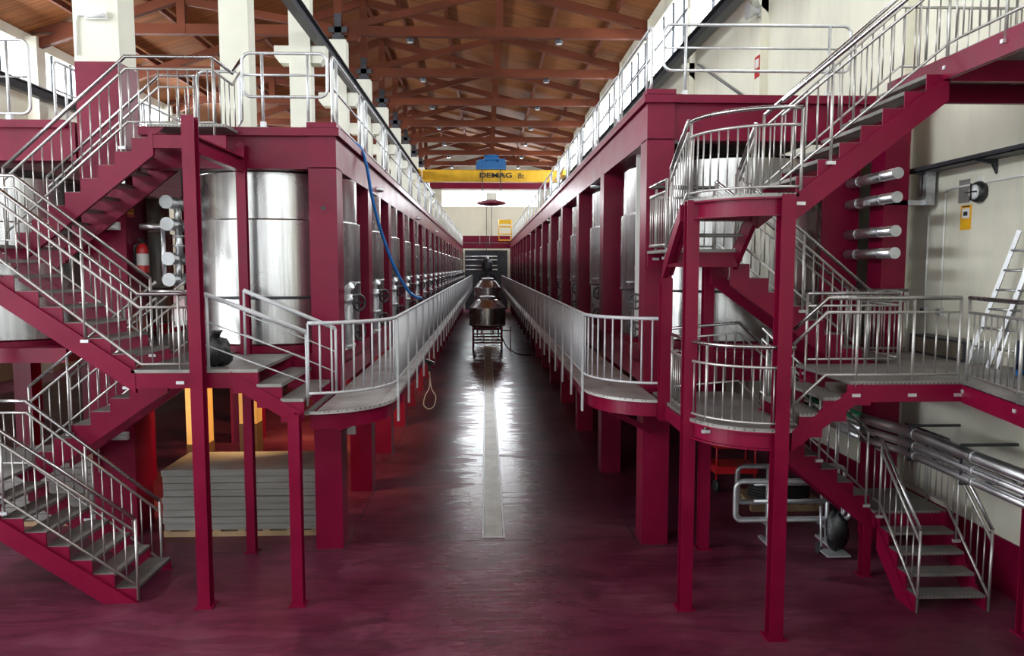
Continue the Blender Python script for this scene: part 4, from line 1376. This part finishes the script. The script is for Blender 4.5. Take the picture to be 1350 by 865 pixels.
# stacks of boards under the tanks
def board_stack(x0, x1, y0, y1, n, where):
    pl = thing('pallet', 'wooden pallet under the boards %s' % where, 'pallet', (x0, y0, 0))
    for i in range(3):
        MB().box(0, x1 - x0, i * (y1 - y0 - 0.1) / 2, i * (y1 - y0 - 0.1) / 2 + 0.1, 0.0, 0.07).build('runner', 'pallet', pl)
    for i in range(7):
        MB().box(i * (x1 - x0 - 0.1) / 6, i * (x1 - x0 - 0.1) / 6 + 0.1, 0, y1 - y0, 0.07, 0.09).build('slat', 'pallet', pl)
    z = 0.092
    for i in range(n):
        dx = random.uniform(-0.012, 0.012)
        dy = random.uniform(-0.02, 0.02)
        b_ = MB().box(dx, x1 - x0 + dx, dy, y1 - y0 + dy, 0, 0.086).build('insulation_board', 'grey_panel', None, (x0, y0, z))
        pos = 'topmost' if i == n - 1 else ('bottom' if i == 0 else '%s up' % ORD[i])
        tag(b_, 'pale grey board lying flat, %s of the stack %s' % (pos, where), 'board', 'boards stacked %s' % where)
        z += 0.094


board_stack(-4.40, -2.30, 10.0, 11.0, 9, 'behind the thin posts')
board_stack(-7.2, -5.55, 10.5, 11.5, 9, 'behind the lowest stair flight')

# ochre pillars under the tanks
for (x, y, lab) in ((-5.0, 12.95, 'ochre square pillar with brown plinth under the tanks, next to the near post'), (-4.66, 14.65, 'ochre square pillar with brown plinth under the tanks, farther back')):
    p = thing('support_pillar', lab, 'pillar', (x, y, 0), 'ochre pillars under the tanks')
    MB().box(-0.17, 0.17, -0.17, 0.17, 0.62, 2.38).build('shaft', 'yellow_pillar', p)
    MB().box(-0.175, 0.175, -0.175, 0.175, 0, 0.62).build('plinth', 'brown_pillar', p)
for i, (x, y) in enumerate(((-3.55, 11.6), (-3.3, 15.5), (-3.3, 21.0))):
    t = thing('batten_lamp', 'warm batten lamp under the tank plate, %s one' % ORD[i], 'lamp', (x, y, 2.36), 'warm lamps under the tanks')
    MB().box(-0.06, 0.06, -0.6, 0.6, -0.03, 0.02).build('housing', 'white', t)
    MB().tube([(0, -0.56, -0.055), (0, 0.56, -0.055)], 0.022, 8).build('tube', 'warm_tube', t)
    d = bpy.data.lights.new('warm_lamp_light', 'AREA')
    d.shape, d.size, d.size_y, d.energy, d.color = 'RECTANGLE', 0.12, 1.2, (140, 110, 80)[i], (1.0, 0.58, 0.24)
    lo = bpy.data.objects.new('warm_lamp_light', d)
    COL.objects.link(lo)
    lo.location = (x, y, 2.26)
    lo.rotation_euler = (V((-1.1, 2.2, -1.9))).to_track_quat('-Z', 'Y').to_euler()

# hoses
h = MB().tube(smooth([(-2.3, 10.9, 5.47), (-2.05, 11.05, 5.50), (-1.86, 11.18, 5.46), (-1.77, 11.26, 5.2), (-1.72, 11.36, 4.8), (-1.65, 11.5, 4.40), (-1.55, 11.65, 4.02), (-1.45, 11.8, 3.70),
               (-1.34, 11.95, 3.45), (-1.24, 12.08, 3.28), (-1.16, 12.2, 3.20), (-1.08, 12.4, 3.16)]), 0.024, 10).build('hose', 'blue_hose')
tag(h, 'bright blue hose hanging from the tank deck to the walkway rail', 'hose')
rp = thing('rope_loop', 'pale rope loop hanging from a black clamp under the walkway edge', 'rope', (-1.05, 13.35, 1.95))
MB().tube(smooth([(0.02, 0, -0.1), (0.06, 0, -0.45), (0.14, 0, -0.62), (0.10, 0, -0.80), (0.0, 0, -0.84), (-0.08, 0, -0.76), (-0.05, 0, -0.6), (0.03, 0, -0.42), (0.03, 0, -0.1)]), 0.010, 6).build('loop', 'hose', rp)
MB().bar((-0.10, 0, 0.06), (0.12, 0, -0.02), 0.06, 0.07).box(0.0, 0.06, -0.03, 0.03, -0.15, 0.0).build('clamp', 'black', rp)
fh = MB().tube(smooth([(0.75, 33.2, 0.5), (0.95, 33.0, 0.12), (1.15, 32.4, 0.025), (1.3, 31.4, 0.02), (1.6, 30.8, 0.02), (1.9, 30.9, 0.02)]), 0.03, 8).build('floor_hose', 'rubber')
tag(fh, 'black hose trailing from the large vat across the wet floor', 'hose')

# small boxes on the columns
for (x, y, z, lab) in ((-1.84, 9.98, 1.55, 'grey junction box on the first column under the walkway end'), (2.30, 12.86, 2.20, 'white square box on the second column above the walkway')):
    b_ = MB().box(-0.05, 0.07, -0.05, 0.05, -0.13, 0.13).build('junction_box', 'white', None, (x, y, z))
    tag(b_, lab, 'box')
    MB().box(-0.03, 0.05, -0.06, -0.05, -0.10, 0.10).build('cover', 'white', b_)
    MB().tube([(0.0, 0, 0.13), (0.0, 0, 0.35)], 0.012, 6).build('conduit', 'galv', b_)
# brace under the walkway end
MB().bar((0.32 - 0.02, -0.35, 1.86), (0.86, -0.12, 1.55), 0.05, 0.07).build('brace', 'crimson', [o for o in COL.objects if o.name == 'walkway.001'][0])
MB().bar((-0.35, -0.35, 1.92), (-0.80, 0.45, 1.60), 0.05, 0.07).build('brace', 'crimson', [o for o in COL.objects if o.name == 'walkway'][0])

# ------------------------------------------------------------------ wall side
for i, z in enumerate((4.82, 4.53, 4.12, 3.85)):
    t = thing('clad_pipe', 'silver clad pipe with round end cap by the wall, %s of four' % ('topmost', 'second', 'third', 'lowest'), 'pipe', (5.02, 8.95, z), 'clad pipes beside the wall') if False else \
        thing('clad_pipe', 'silver clad pipe with round end cap by the wall, %s of four' % ('topmost', 'second', 'third', 'lowest')[i], 'pipe', (5.02, 8.95, z), 'clad pipes beside the wall')
    MB().tube([(0, 0, 0), (0, 1.19, 0)], 0.066, 16).build('cladding', 'pipe', t)
    MB().lathe([(0.070, -0.01), (0.070, 0.012)], 18, (0, 0, 0), 'y').build('end_cap', 'galv', t)
    for yy in (0.3, 0.9):
        MB().lathe([(0.069, 0), (0.069, 0.03)], 18, (0, yy, 0), 'y').build('band', 'galv', t)
ct = thing('cable_tray', 'dark cable tray on brackets high along the cream wall', 'cable tray', (5.70, 7.0, 4.90))
MB().box(-0.12, 0.12, -1.5, 2.75, 0, 0.012).box(-0.12, -0.108, -1.5, 2.75, 0, 0.06).box(0.108, 0.12, -1.5, 2.75, 0, 0.06).build('channel', 'dark_steel', ct)
for y in (0.4, 1.35, 2.5):
    MB().prism([(0.14, -0.16), (0.14, 0.0), (-0.12, 0.0), (-0.12, -0.02), (0.08, -0.05)], 'xz', y, y + 0.03).build('bracket', 'dark_steel', ct)
MB().box(-0.02, 0.10, 2.45, 2.62, -0.42, 0.0).build('drop_section', 'galv', ct)
MB().box(-0.75, 0.05, 2.5, 2.62, -0.42, -0.36).build('branch_section', 'galv', ct)
for k in range(4):
    MB().tube([(-0.05 + 0.03 * k, -1.5, 0.025), (-0.05 + 0.03 * k, 2.5, 0.025), (0.0 + 0.02 * k, 2.56, -0.4)], 0.011, 6).build('cable', 'black', ct)
wl = thing('bulkhead_lamp', 'round caged bulkhead lamp on the cream wall above the orange sign', 'lamp', (5.85, 8.62, 4.56))
MB().lathe([(0.12, 0.0), (0.13, -0.03), (0.12, -0.07), (0.10, -0.09)], 24, axis='x').build('ring_housing', 'black', wl)
MB().lathe([(0.10, -0.08), (0.07, -0.115), (0.02, -0.125)], 20, axis='x').build('lens', 'lens', wl)
MB().bar((-0.13, -0.1, 0), (-0.13, 0.1, 0), 0.014, 0.014).bar((-0.13, 0, -0.1), (-0.13, 0, 0.1), 0.014, 0.014, (1, 0, 0)).build('cage', 'black', wl)
MB().box(-0.03, 0.0, -0.02, 0.02, 0.12, 0.2).build('junction', 'white', wl)
sgn = MB().box(-0.006, 0, -0.10, 0.10, -0.15, 0.15).build('warning_sign', 'orange', None, (5.85, 8.88, 4.28))
tag(sgn, 'upright orange warning sign with white square on the cream wall', 'sign')
MB().box(-0.009, -0.006, -0.07, 0.07, -0.01, 0.11).build('pictogram_field', 'white', sgn)
MB().box(-0.011, -0.009, -0.035, 0.04, 0.02, 0.07).build('pictogram', 'ink', sgn)
MB().box(-0.009, -0.006, -0.07, 0.07, -0.11, -0.05).build('text_field', 'yellow', sgn)
MB().box(-0.009, -0.006, -0.07, 0.07, 0.125, 0.14).build('text_line', 'ink', sgn)
bp_ = MB().box(-0.012, 0, -0.10, 0.10, -0.14, 0.14).build('mounting_board', 'grey_panel', None, (5.85, 8.93, 4.60))
tag(bp_, 'small bare mounting board beside the round caged wall lamp', 'board')
for (y, z0, z1, lab) in ((9.62, 3.10, 4.35, 'grey socket with conduit by the crimson frame end'), (9.28, 3.10, 4.62, 'grey socket with conduit below the cable tray')):
    t = thing('wall_socket', lab, 'socket', (5.85, y, z0))
    MB().box(-0.05, 0, -0.045, 0.045, -0.05, 0.05).build('box', 'galv', t)
    MB().tube([(-0.015, 0, 0.05), (-0.015, 0, z1 - z0)], 0.012, 6).build('conduit', 'white', t)
    MB().box(-0.06, -0.05, -0.03, 0.03, -0.03, 0.03).build('lid', 'dark_steel', t)
cn = MB().tube([(5.835, 9.28, 4.62), (5.835, 9.2, 4.66), (5.835, 7.0, 4.68)], 0.012, 6).build('wall_conduit', 'white')
tag(cn, 'thin white conduit running level along the wall below the cable tray', 'conduit')

# ladders leaning on the wall above the landing
for i, (dy, dx, lab) in enumerate(((0.0, 0.0, 'aluminium ladder leaning on the cream wall, the one nearer the duct'), (-0.30, 0.03, 'aluminium ladder leaning on the cream wall, the one nearer the blue box'))):
    t = thing('ladder', lab, 'ladder', (5.50 + dx, 8.20 + dy, ZP), 'ladders by the wall')
    a0, a1 = V((0, 0, 0)), V((0.22, -0.42, 1.50))
    b0, b1 = V((0.10, -0.34, 0)), V((0.27, -0.62, 1.50))
    for (p, q) in ((a0, a1), (b0, b1)):
        MB().bar(p, q, 0.02, 0.045).build('stile', 'alu', t)
    for k in range(1, 7):
        f = k / 7
        MB().tube([a0.lerp(a1, f), b0.lerp(b1, f)], 0.015, 6).build('rung', 'alu', t)
nb = thing('tool_box', 'navy blue wheeled box with white top on the wall landing', 'box', (5.60, 7.12, ZP))
MB().box(-0.18, 0.2, -0.22, 0.22, 0.06, 0.36).build('body', 'navy', nb)
MB().box(-0.16, 0.18, -0.2, 0.2, 0.36, 0.52).build('top_tray', 'white', nb)
for y in (-0.18, 0.18):
    MB().lathe([(0.06, -0.02), (0.06, 0.02)], 14, (-0.16, y, 0.06), 'x').build('wheel', 'blue_hose', nb)
du = thing('wall_duct', 'low grey perforated metal duct along the wall on the landing', 'duct', (5.70, 8.95, ZP))
MB().box(-0.12, 0.13, -0.62, 0.55, 0.0, 0.24).build('casing', 'dark_steel', du)
MB().box(-0.13, -0.12, -0.55, 0.5, 0.03, 0.21).build('grille', 'drain', du)
MB().box(-0.125, 0.13, -0.64, -0.62, 0.0, 0.24).build('end_plate', 'galv', du)

# pipes low along the wall
for i, (z, r, lab) in enumerate(((1.64, 0.068, 'thick silver pipe low along the wall, topmost of three, green farther back'), (1.49, 0.050, 'silver pipe low along the wall, middle of three'), (1.37, 0.046, 'silver pipe low along the wall, lowest of three'))):
    t = thing('wall_pipe', lab, 'pipe', (5.25, 7.5, z), 'pipes low along the wall')
    MB().tube([(0, -3.0, 0), (0, 1.45, 0), (-0.05, 1.62, 0), (-0.18, 1.95, 0.02), (-0.2, 2.1, 0.02)], r, 14).build('pipe_run', 'pipe', t)
    MB().tube([(-0.2, 2.1, 0.02), (-0.2, 4.2, 0.02)], r * 0.9, 12).build('pipe_end', 'green' if i == 0 else 'pipe', t)
    for y in (-0.9, 0.10, 1.2):
        MB().lathe([(r + 0.005, 0), (r + 0.005, 0.035)], 14, (0, y, 0), 'y').build('clamp', 'galv', t)
    if i == 0:
        for y in (0.30, 1.3):
            MB().bar((0.60, y, 0.09), (-0.04, y, 0.09), 0.03, 0.03).bar((-0.03, y, 0.09), (-0.03, y, -0.35), 0.02, 0.02, (1, 0, 0)).bar((0.60, y, -0.34), (-0.04, y, -0.34), 0.03, 0.03).build('bracket', 'dark_steel', t)

# barriers of galvanised tube on the floor
for i, (x0, y, L, lab) in enumerate(((3.28, 9.42, 1.55, 'galvanised tube floor barrier with rounded ends, the front one'), (3.55, 10.15, 1.55, 'galvanised tube floor barrier with rounded ends, the rear one'))):
    t = thing('floor_barrier', lab, 'barrier', (x0, y, 0), 'floor barriers under the winding stair')
    MB().tube([(p[0], 0, p[1]) for p in rounded_loop(0, L, 0.34, 0.86, 0.09)], 0.028, 8, True).build('loop', 'galv', t)
    MB().tube([(p[0], 0.07, p[1]) for p in rounded_loop(0.05, L - 0.05, 0.34, 0.86, 0.09)], 0.024, 8, True).build('loop', 'galv', t)
    MB().tube([(0.25, 0, 0.60), (L - 0.2, 0, 0.60)], 0.022, 8).build('middle_bar', 'galv', t)
    for x in (0.46, L - 0.30):
        lg = MB().tube([(x, 0.03, 0.02), (x, 0.03, 0.86)], 0.026, 8).build('upright', 'galv', t)
        MB().box(x - 0.03, x + 0.03, -0.28, 0.3, 0.0, 0.03).build('foot', 'galv', lg)
pl = thing('pallet', 'wooden pallet with cables behind the floor barriers', 'pallet', (4.0, 10.75, 0))
for k in range(3):
    MB().box(0, 1.1, k * 0.35, k * 0.35 + 0.1, 0, 0.1).build('runner', 'pallet', pl)
for k in range(6):
    MB().box(k * 0.2, k * 0.2 + 0.12, 0, 0.8, 0.1, 0.125).build('slat', 'pallet', pl)
for i, (x, y, r) in enumerate(((4.35, 11.1, 0.26), (4.8, 11.15, 0.22))):
    c = MB()
    for k in range(5):
        c.tube([(r * math.cos(a), r * math.sin(a) * 0.9, 0.03 + k * 0.045) for a in [2 * PI * j / 18 for j in range(18)]], 0.026, 6, True)
    c = c.build('cable_coil', 'rubber', None, (x, y, 0.125))
    tag(c, 'black cable coil lying on the pallet, %s one' % ('larger', 'smaller')[i], 'cable', 'cable coils on the pallet')
tc = thing('hand_truck', 'small wheeled hand truck holding a black bag under the stairs', 'hand truck', (4.42, 9.05, 0))
for s in (-0.14, 0.14):
    MB().tube([(s, 0, 0.12), (s, 0.06, 0.62)], 0.014, 6).build('handle_bar', 'galv', tc)
    MB().lathe([(0.07, -0.02), (0.07, 0.02)], 14, (s, 0.08, 0.07), 'x').build('wheel', 'rubber', tc)
MB().box(-0.15, 0.15, -0.2, 0.05, 0.05, 0.07).build('toe_plate', 'galv', tc)
hb = MB()
vs2 = [(x * 0.8, y * 0.9 - 0.06, 0.10 + z * 1.55) for (x, y, z) in vs]
hb._add(vs2, fs, True)
o = hb.build('hand_truck_bag', 'bag', None, (4.42, 9.02, 0))
tag(o, 'bulky black bag standing on the hand truck', 'bag')
rc = thing('tool_trolley', 'red tool trolley with black wheels standing under the rounded landing', 'trolley', (4.1, 12.0, 0))
MB().box(-0.35, 0.35, -0.25, 0.25, 0.30, 0.42).box(-0.35, 0.35, -0.25, 0.25, 0.72, 0.80).build('trays', 'red', rc)
for sx in (-0.32, 0.32):
    for sy in (-0.22, 0.22):
        MB().tube([(sx, sy, 0.12), (sx, sy, 0.95)], 0.018, 6).build('leg', 'red', rc)
        MB().lathe([(0.10, -0.03), (0.10, 0.03)], 14, (sx, sy, 0.10), 'x').build('wheel', 'rubber', rc)

# high on the wall
sp = thing('horn_speaker', 'small grey horn speaker high on a wall pilaster', 'speaker', (5.69, 15.6, 8.95))
MB().lathe([(0.06, 0.0), (0.08, -0.1), (0.17, -0.26)], 16, axis='x').build('horn', 'galv', sp)
MB().box(-0.03, 0.0, -0.05, 0.05, -0.1, 0.1).build('bracket', 'galv', sp)
rs = MB().box(-0.008, 0, -0.14, 0.14, -0.22, 0.22).build('safety_sign', 'red', None, (5.69, 15.65, 7.85))
tag(rs, 'small red and white safety sign high on the cream wall', 'sign')
MB().box(-0.011, -0.008, -0.10, 0.10, -0.02, 0.16).build('pictogram_field', 'white', rs)
for (ya, za, yb, zb) in ((14.6, 6.5, 20.5, 9.2), (21.0, 6.3, 26.0, 8.6)):
    c = MB().tube([(5.80, ya, za), (5.80, yb, zb)], 0.03, 6).build('diagonal_tie', 'dark_steel')
    tag(c, 'thin dark diagonal tie across the cream wall, %s' % ('nearer one' if ya < 15 else 'farther one'), 'tie rod', 'diagonal ties on the wall')
